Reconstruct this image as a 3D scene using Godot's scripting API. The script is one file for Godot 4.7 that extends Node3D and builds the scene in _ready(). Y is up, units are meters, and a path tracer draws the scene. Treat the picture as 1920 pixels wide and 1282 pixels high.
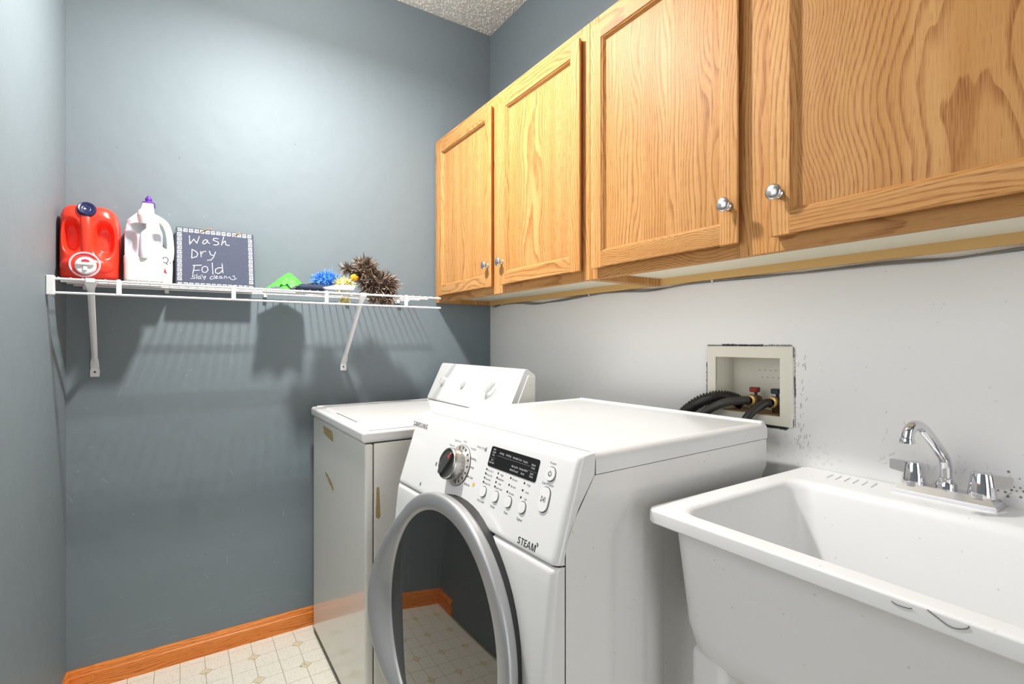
extends Node3D

# ---------------------------------------------------------------- mesh builder
class MB:
	var v := PackedVector3Array()
	var n := PackedVector3Array()
	var t := PackedVector2Array()
	var c := PackedColorArray()
	var i := PackedInt32Array()
	var gax := 1
	var uo := Vector2.ZERO
	var us := Vector2.ONE
	var col := Color.WHITE
	var xf := Transform3D()
	var use_col := false
	func auv(p: Vector3, nn: Vector3) -> Vector2:
		var a := absf(nn.x); var b := absf(nn.y); var d := absf(nn.z)
		var ax := 2
		if a >= b and a >= d: ax = 0
		elif b >= d: ax = 1
		var l := gax
		if ax == gax: l = (gax + 1) % 3
		var o := 3 - ax - l
		return Vector2(p[o], p[l]) * us + uo
	func vert(p: Vector3, nn: Vector3, uv = null) -> int:
		if uv == null: uv = auv(p, nn)
		v.append(xf * p)
		n.append((xf.basis * nn).normalized())
		t.append(uv)
		if use_col: c.append(col)
		return v.size() - 1
	func tri(a: int, b: int, d: int) -> void:
		var cr := (v[b] - v[a]).cross(v[d] - v[a])
		if cr.dot(n[a] + n[b] + n[d]) > 0.0:
			i.append_array(PackedInt32Array([a, d, b]))
		else:
			i.append_array(PackedInt32Array([a, b, d]))
	func face(ps: Array, out = null, uvs = null) -> void:   # flat convex polygon
		var nn := Vector3.ZERO
		for k in range(1, ps.size() - 1):
			nn += (ps[k] - ps[0]).cross(ps[k + 1] - ps[0])
		nn = nn.normalized()
		if out != null and nn.dot(ps[0] - out) < 0.0: nn = -nn
		var ix := []
		for k in ps.size():
			ix.append(vert(ps[k], nn, null if uvs == null else uvs[k]))
		for k in range(1, ps.size() - 1): tri(ix[0], ix[k], ix[k + 1])
	func box(ce: Vector3, s: Vector3) -> void:
		var h := s * 0.5
		for ax in 3:
			for sg in [-1.0, 1.0]:
				var a1 := (ax + 1) % 3; var a2 := (ax + 2) % 3
				var q := []
				for w in [[-1, -1], [1, -1], [1, 1], [-1, 1]]:
					var p := ce
					p[ax] += sg * h[ax]; p[a1] += w[0] * h[a1]; p[a2] += w[1] * h[a2]
					q.append(p)
				face(q, ce)
	func bx(a: Vector3, b: Vector3, r := 0.0, k := 1) -> void:
		var ce := (a + b) * 0.5; var s := (b - a).abs()
		if r <= 0.0: box(ce, s)
		else: rbox(ce, s, r, k)
	func rbox(ce: Vector3, s: Vector3, r: float, k := 2) -> void:
		var h := s * 0.5
		r = minf(r, minf(h.x, minf(h.y, h.z)) * 0.999)
		var core := h - Vector3.ONE * r
		for ax in 3:
			var a1 := (ax + 1) % 3; var a2 := (ax + 2) % 3
			var l1 := []; var l2 := []
			for j in k + 1:
				var o := r * tan(PI / 4 * (1.0 - float(j) / k))
				l1.append(-core[a1] - o); l2.append(-core[a2] - o)
			for j in range(k, -1, -1):
				l1.append(-l1[j]); l2.append(-l2[j])
			for sg in [-1.0, 1.0]:
				var base := v.size()
				for x in l1:
					for y in l2:
						var p := Vector3.ZERO
						p[ax] = sg * h[ax]; p[a1] = x; p[a2] = y
						var q := p.clamp(-core, core)
						var d := (p - q).normalized()
						vert(ce + q + d * r, d)
				var m := l2.size()
				for x in l1.size() - 1:
					for y in m - 1:
						var a := base + x * m + y
						tri(a, a + 1, a + m + 1); tri(a, a + m + 1, a + m)
	func grid(rows: Array, closed := false, out = null, puv := false, flip := false) -> void:
		var nv := rows.size(); var nu: int = rows[0].size()
		var nor := []
		var vote := 0.0
		for a in nv:
			var rr := PackedVector3Array()
			for b in nu:
				var b0 := (b - 1 + nu) % nu if closed else maxi(b - 1, 0)
				var b1 := (b + 1) % nu if closed else mini(b + 1, nu - 1)
				var du: Vector3 = rows[a][b1] - rows[a][b0]
				var dv: Vector3 = rows[mini(a + 1, nv - 1)][b] - rows[maxi(a - 1, 0)][b]
				var m := du.cross(dv)
				if m.length_squared() < 1e-18:
					var a2 := a + 1 if a < nv / 2 else a - 1
					du = rows[a2][b1] - rows[a2][b0]
					m = du.cross(dv)
				m = m.normalized()
				rr.append(m)
				if out != null: vote += m.dot((rows[a][b] - out).normalized())
			nor.append(rr)
		var sgn := 1.0
		if (out != null and vote < 0.0) or flip: sgn = -1.0
		var base := v.size()
		var w := nu + 1 if closed else nu
		for a in nv:
			for b in w:
				var bb := b % nu
				vert(rows[a][bb], nor[a][bb] * sgn, Vector2(float(b) / (w - 1), float(a) / (nv - 1)) * us + uo if puv else null)
		for a in nv - 1:
			for b in w - 1:
				var q := base + a * w + b
				tri(q, q + 1, q + w + 1); tri(q, q + w + 1, q + w)
	func lathe(prof: Array, seg := 24, x = Transform3D(), flip := false) -> void:   # profile (r, y) round local y
		var old := xf
		xf = xf * x
		var ns := []
		for k in prof.size() - 1:
			var d: Vector2 = (prof[k + 1] - prof[k]).normalized()
			ns.append(Vector2(d.y, -d.x) * (-1.0 if flip else 1.0))
		for k in prof.size() - 1:
			var n0: Vector2 = ns[k]; var n1: Vector2 = ns[k]
			if k > 0 and ns[k - 1].dot(ns[k]) > 0.72: n0 = (ns[k - 1] + ns[k]).normalized()
			if k < prof.size() - 2 and ns[k + 1].dot(ns[k]) > 0.72: n1 = (ns[k + 1] + ns[k]).normalized()
			var base := v.size()
			for s in seg + 1:
				var an := TAU * s / seg
				var cs := cos(an); var sn := sin(an)
				for e in [[prof[k], n0], [prof[k + 1], n1]]:
					vert(Vector3(e[0].x * cs, e[0].y, e[0].x * sn), Vector3(e[1].x * cs, e[1].y, e[1].x * sn))
			for s in seg:
				var q := base + s * 2
				tri(q, q + 1, q + 3); tri(q, q + 3, q + 2)
		xf = old
	func tube(pts: Array, rad, seg := 8, caps := true) -> void:
		var m := pts.size()
		var tg := []
		for k in m: tg.append((pts[mini(k + 1, m - 1)] - pts[maxi(k - 1, 0)]).normalized())
		var up: Vector3 = Vector3.UP if absf(tg[0].y) < 0.9 else Vector3.RIGHT
		var sx: Vector3 = tg[0].cross(up).normalized()
		var base := v.size()
		for k in m:
			sx = (sx - tg[k] * sx.dot(tg[k])).normalized()
			var sy: Vector3 = tg[k].cross(sx)
			var r: float = rad[k] if rad is Array else rad
			for s in seg + 1:
				var an := TAU * s / seg
				var d := sx * cos(an) + sy * sin(an)
				vert(pts[k] + d * r, d, Vector2(float(s) / seg, float(k) / m))
		for k in m - 1:
			for s in seg:
				var q := base + k * (seg + 1) + s
				tri(q, q + 1, q + seg + 2); tri(q, q + seg + 2, q + seg + 1)
		if caps:
			for e in [0, m - 1]:
				var nn: Vector3 = -tg[0] if e == 0 else tg[m - 1]
				var cc := vert(pts[e], nn, Vector2.ZERO)
				var ids := []
				for s in seg:
					var src: int = base + e * (seg + 1) + s
					v.append(v[src]); n.append((xf.basis * nn).normalized()); t.append(Vector2.ZERO)
					if use_col: c.append(col)
					ids.append(v.size() - 1)
				for s in seg: tri(cc, ids[s], ids[(s + 1) % seg])
	func prism(poly: PackedVector2Array, h0: float, h1: float, x = Transform3D(), bev := 0.0) -> void:   # polygon in local xy pushed along z
		var old := xf
		xf = xf * x
		var cen := Vector2.ZERO
		for p in poly: cen += p
		cen /= poly.size()
		var top := poly
		if bev > 0.0:
			var off := Geometry2D.offset_polygon(poly, -bev)
			if off.size() > 0 and off[0].size() == poly.size():
				var best := 0; var bd := 1e9
				for k in off[0].size():
					var dd: float = off[0][k].distance_to(poly[0])
					if dd < bd: bd = dd; best = k
				top = PackedVector2Array()
				var same := Geometry2D.is_polygon_clockwise(off[0]) == Geometry2D.is_polygon_clockwise(poly)
				for k in poly.size(): top.append(off[0][(best + (k if same else -k) + 2 * poly.size()) % poly.size()])
			else: bev = 0.0
		var idx := Geometry2D.triangulate_polygon(top)
		var base := v.size()
		for p in top: vert(Vector3(p.x, p.y, h1), Vector3(0, 0, signf(h1 - h0)))
		for k in range(0, idx.size(), 3): tri(base + idx[k], base + idx[k + 1], base + idx[k + 2])
		idx = Geometry2D.triangulate_polygon(poly)
		base = v.size()
		for p in poly: vert(Vector3(p.x, p.y, h0), Vector3(0, 0, signf(h0 - h1)))
		for k in range(0, idx.size(), 3): tri(base + idx[k], base + idx[k + 1], base + idx[k + 2])
		var cw := Geometry2D.is_polygon_clockwise(poly)
		var hb := h1 - signf(h1 - h0) * bev
		for k in poly.size():
			var a := poly[k]; var b := poly[(k + 1) % poly.size()]
			var e := (b - a).normalized()
			var nn := Vector3(e.y, -e.x, 0) * (-1.0 if cw else 1.0)
			var q := [vert(Vector3(a.x, a.y, h0), nn), vert(Vector3(b.x, b.y, h0), nn), vert(Vector3(b.x, b.y, hb), nn), vert(Vector3(a.x, a.y, hb), nn)]
			tri(q[0], q[1], q[2]); tri(q[0], q[2], q[3])
			if bev > 0.0:
				var a2 := top[k]; var b2 := top[(k + 1) % poly.size()]
				var nb := (nn + Vector3(0, 0, signf(h1 - h0))).normalized()
				q = [vert(Vector3(a.x, a.y, hb), nb), vert(Vector3(b.x, b.y, hb), nb), vert(Vector3(b2.x, b2.y, h1), nb), vert(Vector3(a2.x, a2.y, h1), nb)]
				tri(q[0], q[1], q[2]); tri(q[0], q[2], q[3])
		xf = old
	func mesh() -> ArrayMesh:
		var arr := []
		arr.resize(Mesh.ARRAY_MAX)
		arr[Mesh.ARRAY_VERTEX] = v; arr[Mesh.ARRAY_NORMAL] = n; arr[Mesh.ARRAY_TEX_UV] = t; arr[Mesh.ARRAY_INDEX] = i
		if use_col: arr[Mesh.ARRAY_COLOR] = c
		var m := ArrayMesh.new()
		m.add_surface_from_arrays(Mesh.PRIMITIVE_TRIANGLES, arr)
		return m

# ---------------------------------------------------------------- scene helpers
var rng := RandomNumberGenerator.new()
var M := {}
var used := {}

func numbered(called: String, parent: Node) -> String:
	var key := str(parent.get_instance_id()) + called
	var k: int = used.get(key, 0)
	used[key] = k + 1
	return called if k == 0 else "%s_%03d" % [called, k]

func obj(called: String, mb, mat: Material, parent: Node = self) -> MeshInstance3D:
	var o := MeshInstance3D.new()
	o.name = numbered(called, parent)
	var m: Mesh = mb.mesh() if mb is MB else mb
	o.mesh = m
	o.set_surface_override_material(0, mat)
	o.cast_shadow = GeometryInstance3D.SHADOW_CASTING_SETTING_ON
	parent.add_child(o, true)
	return o
func tag(o: Node, label: String, category: String, group := "") -> Node:
	o.set_meta("label", label); o.set_meta("category", category)
	if group != "": o.set_meta("group", group)
	return o
func thing(called: String, label: String, category: String, at := Vector3.ZERO, turn := 0.0, group := "") -> Node3D:
	var o := Node3D.new()
	o.name = numbered(called, self); o.position = at; o.rotation.y = turn
	add_child(o, true)
	tag(o, label, category, group)
	return o
func struct(called: String, mb, mat: Material) -> MeshInstance3D:
	var o := obj(called, mb, mat)
	o.set_meta("kind", "structure")
	return o
func mat(c: Color, rough := 0.5, metal := 0.0, spec := 0.5) -> StandardMaterial3D:
	var m := StandardMaterial3D.new()
	m.albedo_color = c; m.roughness = rough; m.metallic = metal; m.metallic_specular = spec
	m.cull_mode = BaseMaterial3D.CULL_DISABLED
	return m
func rgb(r: float, g: float, b: float) -> Color: return Color(r / 255.0, g / 255.0, b / 255.0)
func noise_tex(size: int, freq: float, seed_: int, normal := false, bump := 4.0, oct := 3) -> NoiseTexture2D:
	var f := FastNoiseLite.new()
	f.seed = seed_; f.frequency = freq; f.fractal_octaves = oct
	f.noise_type = FastNoiseLite.TYPE_SIMPLEX_SMOOTH
	var t := NoiseTexture2D.new()
	t.width = size; t.height = size; t.seamless = true; t.noise = f
	t.as_normal_map = normal; t.bump_strength = bump
	return t
func paint_bump(m: StandardMaterial3D, tex: Texture2D, scale: float, strength: float) -> StandardMaterial3D:
	m.normal_enabled = true; m.normal_texture = tex; m.normal_scale = strength
	m.uv1_triplanar = true; m.uv1_world_triplanar = true; m.uv1_scale = Vector3.ONE * scale
	return m
func spline(pts: Array, per := 8) -> Array:
	var out := []
	for k in pts.size() - 1:
		var p0: Vector3 = pts[maxi(k - 1, 0)]; var p1: Vector3 = pts[k]; var p2: Vector3 = pts[k + 1]; var p3: Vector3 = pts[mini(k + 2, pts.size() - 1)]
		for s in per:
			out.append(p1.cubic_interpolate(p2, p0, p3, float(s) / per))
	out.append(pts[-1])
	return out
func ball(mb: MB, ce: Vector3, r: Vector3, nu := 24, nv := 14) -> void:
	var rows := []
	for a in nv + 1:
		var ph := PI * a / nv
		var row := PackedVector3Array()
		for b in nu:
			var th := TAU * b / nu
			row.append(ce + Vector3(cos(th) * sin(ph), cos(ph), sin(th) * sin(ph)) * r)
		rows.append(row)
	mb.grid(rows, true, ce)
func rrect(w: float, h: float, r: float, k := 5) -> PackedVector2Array:
	var p := PackedVector2Array()
	for q in 4:
		var cx := (w / 2 - r) * (1 if q == 0 or q == 3 else -1)
		var cy := (h / 2 - r) * (1 if q < 2 else -1)
		for j in k + 1:
			var a := PI / 2 * (q + float(j) / k)
			p.append(Vector2(cx + r * cos(a), cy + r * sin(a)))
	return p
func arc_band(r0: float, r1: float, a0: float, a1: float, k := 16) -> PackedVector2Array:
	var p := PackedVector2Array()
	for j in k + 1: p.append(Vector2(cos(lerpf(a0, a1, float(j) / k)), sin(lerpf(a0, a1, float(j) / k))) * r1)
	for j in k + 1: p.append(Vector2(cos(lerpf(a1, a0, float(j) / k)), sin(lerpf(a1, a0, float(j) / k))) * r0)
	return p
var font := SystemFont.new()
var font_bold := SystemFont.new()
func lettering(parent: Node, words: String, height: float, x: Transform3D, m: Material, bold := false, called := "lettering") -> void:
	var tm := TextMesh.new()
	var f: Font = font_bold if bold else font
	tm.font = f; tm.text = words; tm.font_size = 24; tm.pixel_size = height / 17.2; tm.depth = 0.0003; tm.curve_step = 4.0
	if height > 0.006: tm.curve_step = 1.0
	var o := MeshInstance3D.new()
	o.name = numbered(called, parent); o.mesh = tm; o.transform = x
	o.set_surface_override_material(0, m)
	parent.add_child(o, true)

# ---------------------------------------------------------------- computed textures
func px_image(w: int, h: int, base: Color) -> Image:
	var im := Image.create_empty(w, h, false, Image.FORMAT_RGB8)
	im.fill(base)
	return im
func tex(im: Image, mip := true) -> ImageTexture:
	if mip: im.generate_mipmaps()
	return ImageTexture.create_from_image(im)
func dab(im: Image, x: float, y: float, r: float, c: Color, a := 1.0) -> void:
	for yy in range(int(floor(y - r - 1)), int(ceil(y + r + 2))):
		if yy < 0 or yy >= im.get_height(): continue
		for xx in range(int(floor(x - r - 1)), int(ceil(x + r + 2))):
			if xx < 0 or xx >= im.get_width(): continue
			var d := Vector2(xx + 0.5 - x, yy + 0.5 - y).length()
			var k := clampf(r + 0.5 - d, 0.0, 1.0) * a
			if k > 0.0: im.set_pixel(xx, yy, im.get_pixel(xx, yy).lerp(c, k))
func stroke(im: Image, pts: Array, r: float, c: Color, a := 1.0, jit := 0.0) -> void:
	for k in pts.size() - 1:
		var p: Vector2 = pts[k]; var q: Vector2 = pts[k + 1]
		var m := maxi(1, int(p.distance_to(q) / maxf(r * 0.6, 0.5)))
		for s in m + 1:
			var w := p.lerp(q, float(s) / m)
			if jit > 0.0: w += Vector2(rng.randf_range(-jit, jit), rng.randf_range(-jit, jit))
			dab(im, w.x, w.y, r * (1.0 if jit == 0.0 else rng.randf_range(0.5, 1.2)), c, a)
func oak(seed_: int, cathedral: float, tone: float, w := 512, h := 1024, shift := 0.2) -> ImageTexture:
	var n1 := FastNoiseLite.new(); n1.seed = seed_; n1.frequency = 1.0; n1.fractal_octaves = 2
	var n2 := FastNoiseLite.new(); n2.seed = seed_ + 5; n2.frequency = 1.0; n2.fractal_octaves = 1; n2.noise_type = FastNoiseLite.TYPE_VALUE
	var data := PackedByteArray()
	data.resize(w * h * 3)
	var light := Vector3(224, 171, 109) * tone
	var mid := Vector3(206, 148, 84) * tone
	var dark := Vector3(150, 90, 44) * tone
	var k := 0
	for y in h:
		var Y := 0.8 * y / h
		var xc := shift + 0.05 * n1.get_noise_2d(Y * 2.0, 7.0)
		var drift := n1.get_noise_2d(Y * 1.6, 31.0)
		for x in w:
			var X := 0.4 * x / w
			var wob := n1.get_noise_2d(X * 9.0, Y * 1.8)
			var dx := X - xc + 0.012 * wob
			var g := 0.0
			if cathedral > 0.0: g = dx * dx * 520.0 * cathedral + Y * 3.4 + wob * 0.7 + n1.get_noise_2d(X * 30.0, Y * 6.0) * 0.22
			else: g = X * 95.0 + drift * 2.2 + wob * 2.5
			var f := g - floorf(g)
			var d := smoothstep(0.45, 0.93, f) * (1.0 - smoothstep(0.95, 1.0, f))
			var pore := n2.get_noise_2d(X * 1500.0, Y * 42.0)
			var pore2 := n2.get_noise_2d(X * 700.0 + 40.0, Y * 16.0)
			var band := n1.get_noise_2d(X * 14.0, Y * 0.7 + 60.0)
			d *= 0.45 + 0.55 * clampf(pore * 1.2 + 0.55, 0.0, 1.0)
			var c := light.lerp(mid, clampf(0.45 + band * 0.7 + pore2 * 0.16, 0.0, 1.0)).lerp(dark, clampf(d * 0.62 + clampf(pore - 0.2, 0.0, 1.0) * 0.4, 0.0, 1.0))
			data[k] = int(clampf(c.x, 0, 255)); data[k + 1] = int(clampf(c.y, 0, 255)); data[k + 2] = int(clampf(c.z, 0, 255))
			k += 3
	return tex(Image.create_from_data(w, h, false, Image.FORMAT_RGB8, data))

# ---------------------------------------------------------------- the scene
const XL := -0.313
const XR := 1.326
const ZB := -2.22
const ZF := 1.25
const HC := 2.727
const WZ0 := -1.32
const WZ1 := -0.30
const WY0 := 1.12
const WY1 := 2.12

func _ready() -> void:
	# camera
	var cam := Camera3D.new()
	cam.name = "camera"
	cam.position = Vector3(0, 1.17, 0)
	cam.rotation.y = deg_to_rad(-33.3)
	cam.fov = rad_to_deg(2.0 * atan(641.0 / 951.0))
	cam.near = 0.02
	add_child(cam)
	cam.current = true
	# light outside the doorway, exposure
	var we := WorldEnvironment.new()
	we.name = "environment"
	var env := Environment.new()
	env.background_mode = Environment.BG_COLOR
	env.background_color = Color(0.985, 0.99, 1.0)
	env.background_energy_multiplier = 3.0
	env.tonemap_mode = Environment.TONE_MAPPER_LINEAR
	env.tonemap_exposure = 1.09
	env.sdfgi_enabled = true
	env.ssao_enabled = true
	env.ssil_enabled = true
	we.environment = env
	add_child(we)
	rng.seed = 4711
	font.font_names = PackedStringArray(["Droid Sans"])
	font_bold.font_names = PackedStringArray(["Droid Sans"])
	font_bold.font_weight = 800
	materials()
	room()
	ceiling_lamp(Vector3(0.325, 2.5, -1.48), 3.55)
	cabinets()
	washer()
	dryer()
	laundry_tub()
	faucet()
	outlet_box()
	wire_shelf()
	shelf_things()
	cable()

func materials() -> void:
	M.peel = noise_tex(512, 0.035, 3, true, 3.0)
	M.white = mat(rgb(232, 232, 231), 0.28, 0.0, 0.5)
	M.enamel = mat(rgb(222, 222, 221), 0.16, 0.0, 0.55)
	var sp := px_image(512, 512, Color.WHITE)
	for k in 26: dab(sp, rng.randf() * 512, rng.randf() * 512, rng.randf_range(0.3, 1.0), rgb(70, 66, 60), rng.randf_range(0.5, 1.0))
	for k in 60: dab(sp, rng.randf() * 512, rng.randf() * 512, rng.randf_range(0.3, 0.7), rgb(160, 155, 148), 0.8)
	var spt := tex(sp)
	M.speck = mat(rgb(224, 223, 221), 0.2, 0.0, 0.55)
	M.speck.albedo_texture = spt
	M.speck.uv1_triplanar = true; M.speck.uv1_scale = Vector3.ONE * 2.3
	M.washer = mat(rgb(226, 225, 218), 0.12, 0.0, 0.6)
	M.washer.albedo_texture = spt; M.washer.uv1_triplanar = true; M.washer.uv1_scale = Vector3.ONE * 1.7
	M.plastic_white = mat(rgb(226, 226, 225), 0.3)
	M.wire_white = mat(rgb(228, 228, 230), 0.3)
	M.tub = mat(rgb(229, 229, 229), 0.33)
	M.tub.albedo_texture = spt; M.tub.uv1_triplanar = true; M.tub.uv1_scale = Vector3.ONE * 1.3
	M.chrome_worn = mat(rgb(228, 228, 232), 0.24, 1.0)
	M.chrome = mat(rgb(225, 225, 228), 0.08, 1.0)
	M.nickel = mat(rgb(190, 188, 184), 0.3, 1.0)
	M.silver = mat(rgb(176, 177, 178), 0.42, 0.55)
	M.silver_light = mat(rgb(196, 192, 187), 0.4, 0.3)
	M.dark = mat(rgb(40, 40, 40), 0.5)
	M.black = mat(rgb(22, 22, 23), 0.25)
	M.glass_dark = mat(rgb(112, 110, 107), 0.03, 0.95)
	M.ink = mat(rgb(46, 46, 48), 0.6)
	M.ink_soft = mat(rgb(120, 120, 120), 0.6)
	M.print_white = mat(rgb(190, 190, 190), 0.6)
	M.yellow = mat(rgb(214, 178, 70), 0.5)
	M.red = mat(rgb(150, 30, 30), 0.4)
	M.seam = mat(rgb(60, 57, 50), 0.8)
	M.cream = mat(rgb(226, 219, 196), 0.5)
	M.oak_a = mat(Color.WHITE, 0.48, 0.0, 0.28); M.oak_a.albedo_texture = oak(11, 1.0, 0.9)
	M.oak_b = mat(Color.WHITE, 0.48, 0.0, 0.28); M.oak_b.albedo_texture = oak(23, 0.0, 0.91)
	M.oak_c = mat(Color.WHITE, 0.48, 0.0, 0.28); M.oak_c.albedo_texture = oak(37, 0.62, 0.86, 512, 1024, 0.31)
	M.oak_d = mat(Color.WHITE, 0.48, 0.0, 0.28); M.oak_d.albedo_texture = oak(52, 0.0, 0.88)
	M.oak_base = mat(rgb(255, 206, 146), 0.35, 0.0, 0.5); M.oak_base.albedo_texture = oak(61, 0.0, 1.08, 256, 512)
	M.ply = mat(rgb(222, 182, 118), 0.55)

func blue_paint(seed_: int) -> StandardMaterial3D:
	# slate blue eggshell paint, with the small chips and scuffs of a used room
	var w := 820; var h := 1364
	var base := rgb(121, 132, 138)
	var im := px_image(w, h, base)
	rng.seed = seed_
	for k in 150:
		var y := h * (0.35 + 0.65 * rng.randf())
		dab(im, rng.randf() * w, y, rng.randf_range(0.2, 0.8), rgb(190, 200, 204), rng.randf_range(0.3, 0.9))
	for k in 30: dab(im, rng.randf() * w, rng.randf() * h, rng.randf_range(0.2, 0.8), rgb(50, 56, 62), 0.8)
	for k in 16:
		var p := Vector2(rng.randf() * w, h * rng.randf_range(0.55, 0.97))
		var q := p + Vector2(rng.randf_range(-9, 9), rng.randf_range(-16, 16))
		stroke(im, [p, q], 0.5, rgb(160, 172, 178), 0.4, 0.6)
	for k in 60:
		var p := Vector2(rng.randf() * w, h * rng.randf_range(0.93, 0.975))
		stroke(im, [p, p + Vector2(rng.randf_range(5, 25), rng.randf_range(-2, 2))], 0.5, rgb(150, 164, 172), 0.25, 0.8)
	var m := mat(Color.WHITE, 0.55, 0.0, 0.3)
	m.albedo_texture = tex(im)
	m.normal_enabled = true; m.normal_texture = M.peel; m.normal_scale = 0.10
	return m

func room() -> void:
	var T := 0.1
	# floor slab: its sheet runs on under everything; the nearest pieces of the pattern are laid out below
	var im := px_image(256, 256, rgb(232, 227, 213))
	for k in 800: dab(im, rng.randf() * 256, rng.randf() * 256, rng.randf_range(0.3, 1.15), rgb(92, 85, 72), rng.randf_range(0.4, 1.0))
	var vinyl := mat(Color.WHITE, 0.3, 0.0, 0.45)
	vinyl.albedo_texture = tex(im); vinyl.uv1_triplanar = true; vinyl.uv1_world_triplanar = true; vinyl.uv1_scale = Vector3.ONE * 5.2
	var grout := mat(rgb(150, 143, 126), 0.6)
	var mb := MB.new()
	mb.bx(Vector3(XL - T, -T, ZB - T), Vector3(XR + T, -0.0012, ZF + 0.6))
	var floor_ := struct("floor", mb, grout)
	var P := 0.0762
	var G := 0.0008
	var D := 0.0205
	var shapes := {}
	for sx in [-1, 1]:
		for sz in [-1, 1]:
			var h := P / 2 - G
			# the corner towards (sx, sz) is cut for the diamond
			var poly := PackedVector2Array()
			for q in [[-1, -1], [1, -1], [1, 1], [-1, 1]]:
				if q[0] == sx and q[1] == sz:
					var a := Vector2(sx * h, sz * (h - D)); var b := Vector2(sx * (h - D), sz * h)
					if sx * sz > 0: poly.append_array(PackedVector2Array([a, b]))
					else: poly.append_array(PackedVector2Array([b, a]))
				else: poly.append(Vector2(q[0] * h, q[1] * h))
			mb = MB.new()
			mb.prism(poly, -0.0012, 0.0, Transform3D(Basis(Vector3.RIGHT, Vector3(0, 0, 1), Vector3.UP), Vector3.ZERO), 0.0004)
			shapes[Vector2i(sx, sz)] = mb.mesh()
	var dm := MB.new()
	dm.prism(PackedVector2Array([Vector2(D - G, 0), Vector2(0, D - G), Vector2(G - D, 0), Vector2(0, G - D)]), -0.0012, 0.0, Transform3D(Basis(Vector3.RIGHT, Vector3(0, 0, 1), Vector3.UP), Vector3.ZERO), 0.0004)
	var dmesh := dm.mesh()
	var inset := mat(rgb(240, 233, 212), 0.3, 0.0, 0.45)
	inset.albedo_texture = vinyl.albedo_texture; inset.uv1_triplanar = true; inset.uv1_world_triplanar = true; inset.uv1_scale = Vector3.ONE * 1.3
	for a in range(-6, 6):
		for b in range(-2, 20):
			var x0 := 0.080 + a * P; var z0 := -2.102 + b * P      # lower corner of the tile
			if x0 + P < XL + 0.012 or z0 + P < ZB + 0.012: continue
			var t := obj("tile", shapes[Vector2i(-1 if posmod(a, 2) == 0 else 1, -1 if posmod(b, 2) == 0 else 1)], vinyl, floor_)
			t.position = Vector3(x0 + P / 2, 0, z0 + P / 2)
			if posmod(a, 2) == 0 and posmod(b, 2) == 0:
				var d := obj("diamond_inset", dmesh, inset, floor_)
				d.position = Vector3(x0, 0, z0)
	mb = MB.new()
	mb.bx(Vector3(0.54, -0.0012, ZB), Vector3(XR, 0.0, -0.55)); mb.bx(Vector3(XL, -0.0012, -0.55), Vector3(XR, 0.0, ZF + 0.6))
	obj("vinyl_sheet", mb, vinyl, floor_)
	# ceiling with blown popcorn texture
	var pop := mat(Color.WHITE, 0.9)
	pop.albedo_texture = popcorn_tex()
	pop.uv1_triplanar = true; pop.uv1_world_triplanar = true; pop.uv1_scale = Vector3.ONE * 4.0
	mb = MB.new()
	mb.bx(Vector3(XL - T, HC, ZB - T), Vector3(XR + T, HC + T, ZF + T))
	var ceil_ := struct("ceiling", mb, pop)
	# the crumbs of the blown texture in the corner in view
	var crumb := MB.new()
	rng.seed = 88
	for k in 5200:
		var p := Vector3(rng.randf_range(0.55, XR - 0.003), HC, rng.randf_range(ZB + 0.003, -1.5))
		var r := rng.randf_range(0.0018, 0.0048)
		var tip := crumb.vert(p + Vector3(rng.randf_range(-r, r) * 0.4, -r * 1.1, rng.randf_range(-r, r) * 0.4), Vector3(0, -1, 0))
		var ring := []
		var ph := rng.randf() * TAU
		for s in 5:
			var d := Vector3(cos(ph + TAU * s / 5), 0, sin(ph + TAU * s / 5))
			ring.append(crumb.vert(p + d * r * rng.randf_range(0.8, 1.25) , (d * 0.8 + Vector3(0, -0.6, 0)).normalized()))
		for s in 5: crumb.tri(tip, ring[s], ring[(s + 1) % 5])
	var cr := obj("popcorn_texture", crumb, mat(rgb(236, 235, 229), 0.9), ceil_)
	cr.set_meta("kind", "stuff")
	# walls
	mb = MB.new()
	mb.uo = Vector2(-XL / (XR - XL), 1.0); mb.us = Vector2(1.0 / (XR - XL), -1.0 / HC)
	mb.bx(Vector3(XL - T, 0, ZB - T), Vector3(XR + T, HC, ZB))
	struct("wall_back", mb, blue_paint(5))
	mb = MB.new()
	mb.uo = Vector2(0.0, 1.0); mb.us = Vector2(0.6, -1.0 / HC)
	# a window beside the camera lets in soft daylight
	mb.bx(Vector3(XL - T, 0, ZB), Vector3(XL, HC, WZ0)); mb.bx(Vector3(XL - T, 0, WZ1), Vector3(XL, HC, ZF + T)); mb.bx(Vector3(XL - T, WY1, WZ0), Vector3(XL, HC, WZ1)); mb.bx(Vector3(XL - T, 0, WZ0), Vector3(XL, WY0, WZ1))
	struct("wall_left", mb, blue_paint(9))
	var blue := blue_paint(14)
	mb = MB.new()
	mb.us = Vector2(0.6, -1.0 / HC)
	mb.bx(Vector3(XR, 1.358, ZB), Vector3(XR + T, HC, ZF + T))
	var wr := struct("wall_right", mb, blue)
	# lower white part, with the hole for the outlet box
	var wm := mat(Color.WHITE, 0.5, 0.0, 0.35)
	wm.albedo_texture = white_wall_tex()
	wm.normal_enabled = true; wm.normal_texture = M.peel; wm.normal_scale = 0.12
	mb = MB.new()
	mb.uo = Vector2(2.22 / 2.4, 1.0); mb.us = Vector2(1.0 / 2.4, -1.0 / 1.36)
	var hz0 := -0.935; var hz1 := -0.708; var hy0 := 0.96; var hy1 := 1.146
	mb.bx(Vector3(XR, 0, ZB), Vector3(XR + 0.02, 1.358, hz0))
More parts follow.
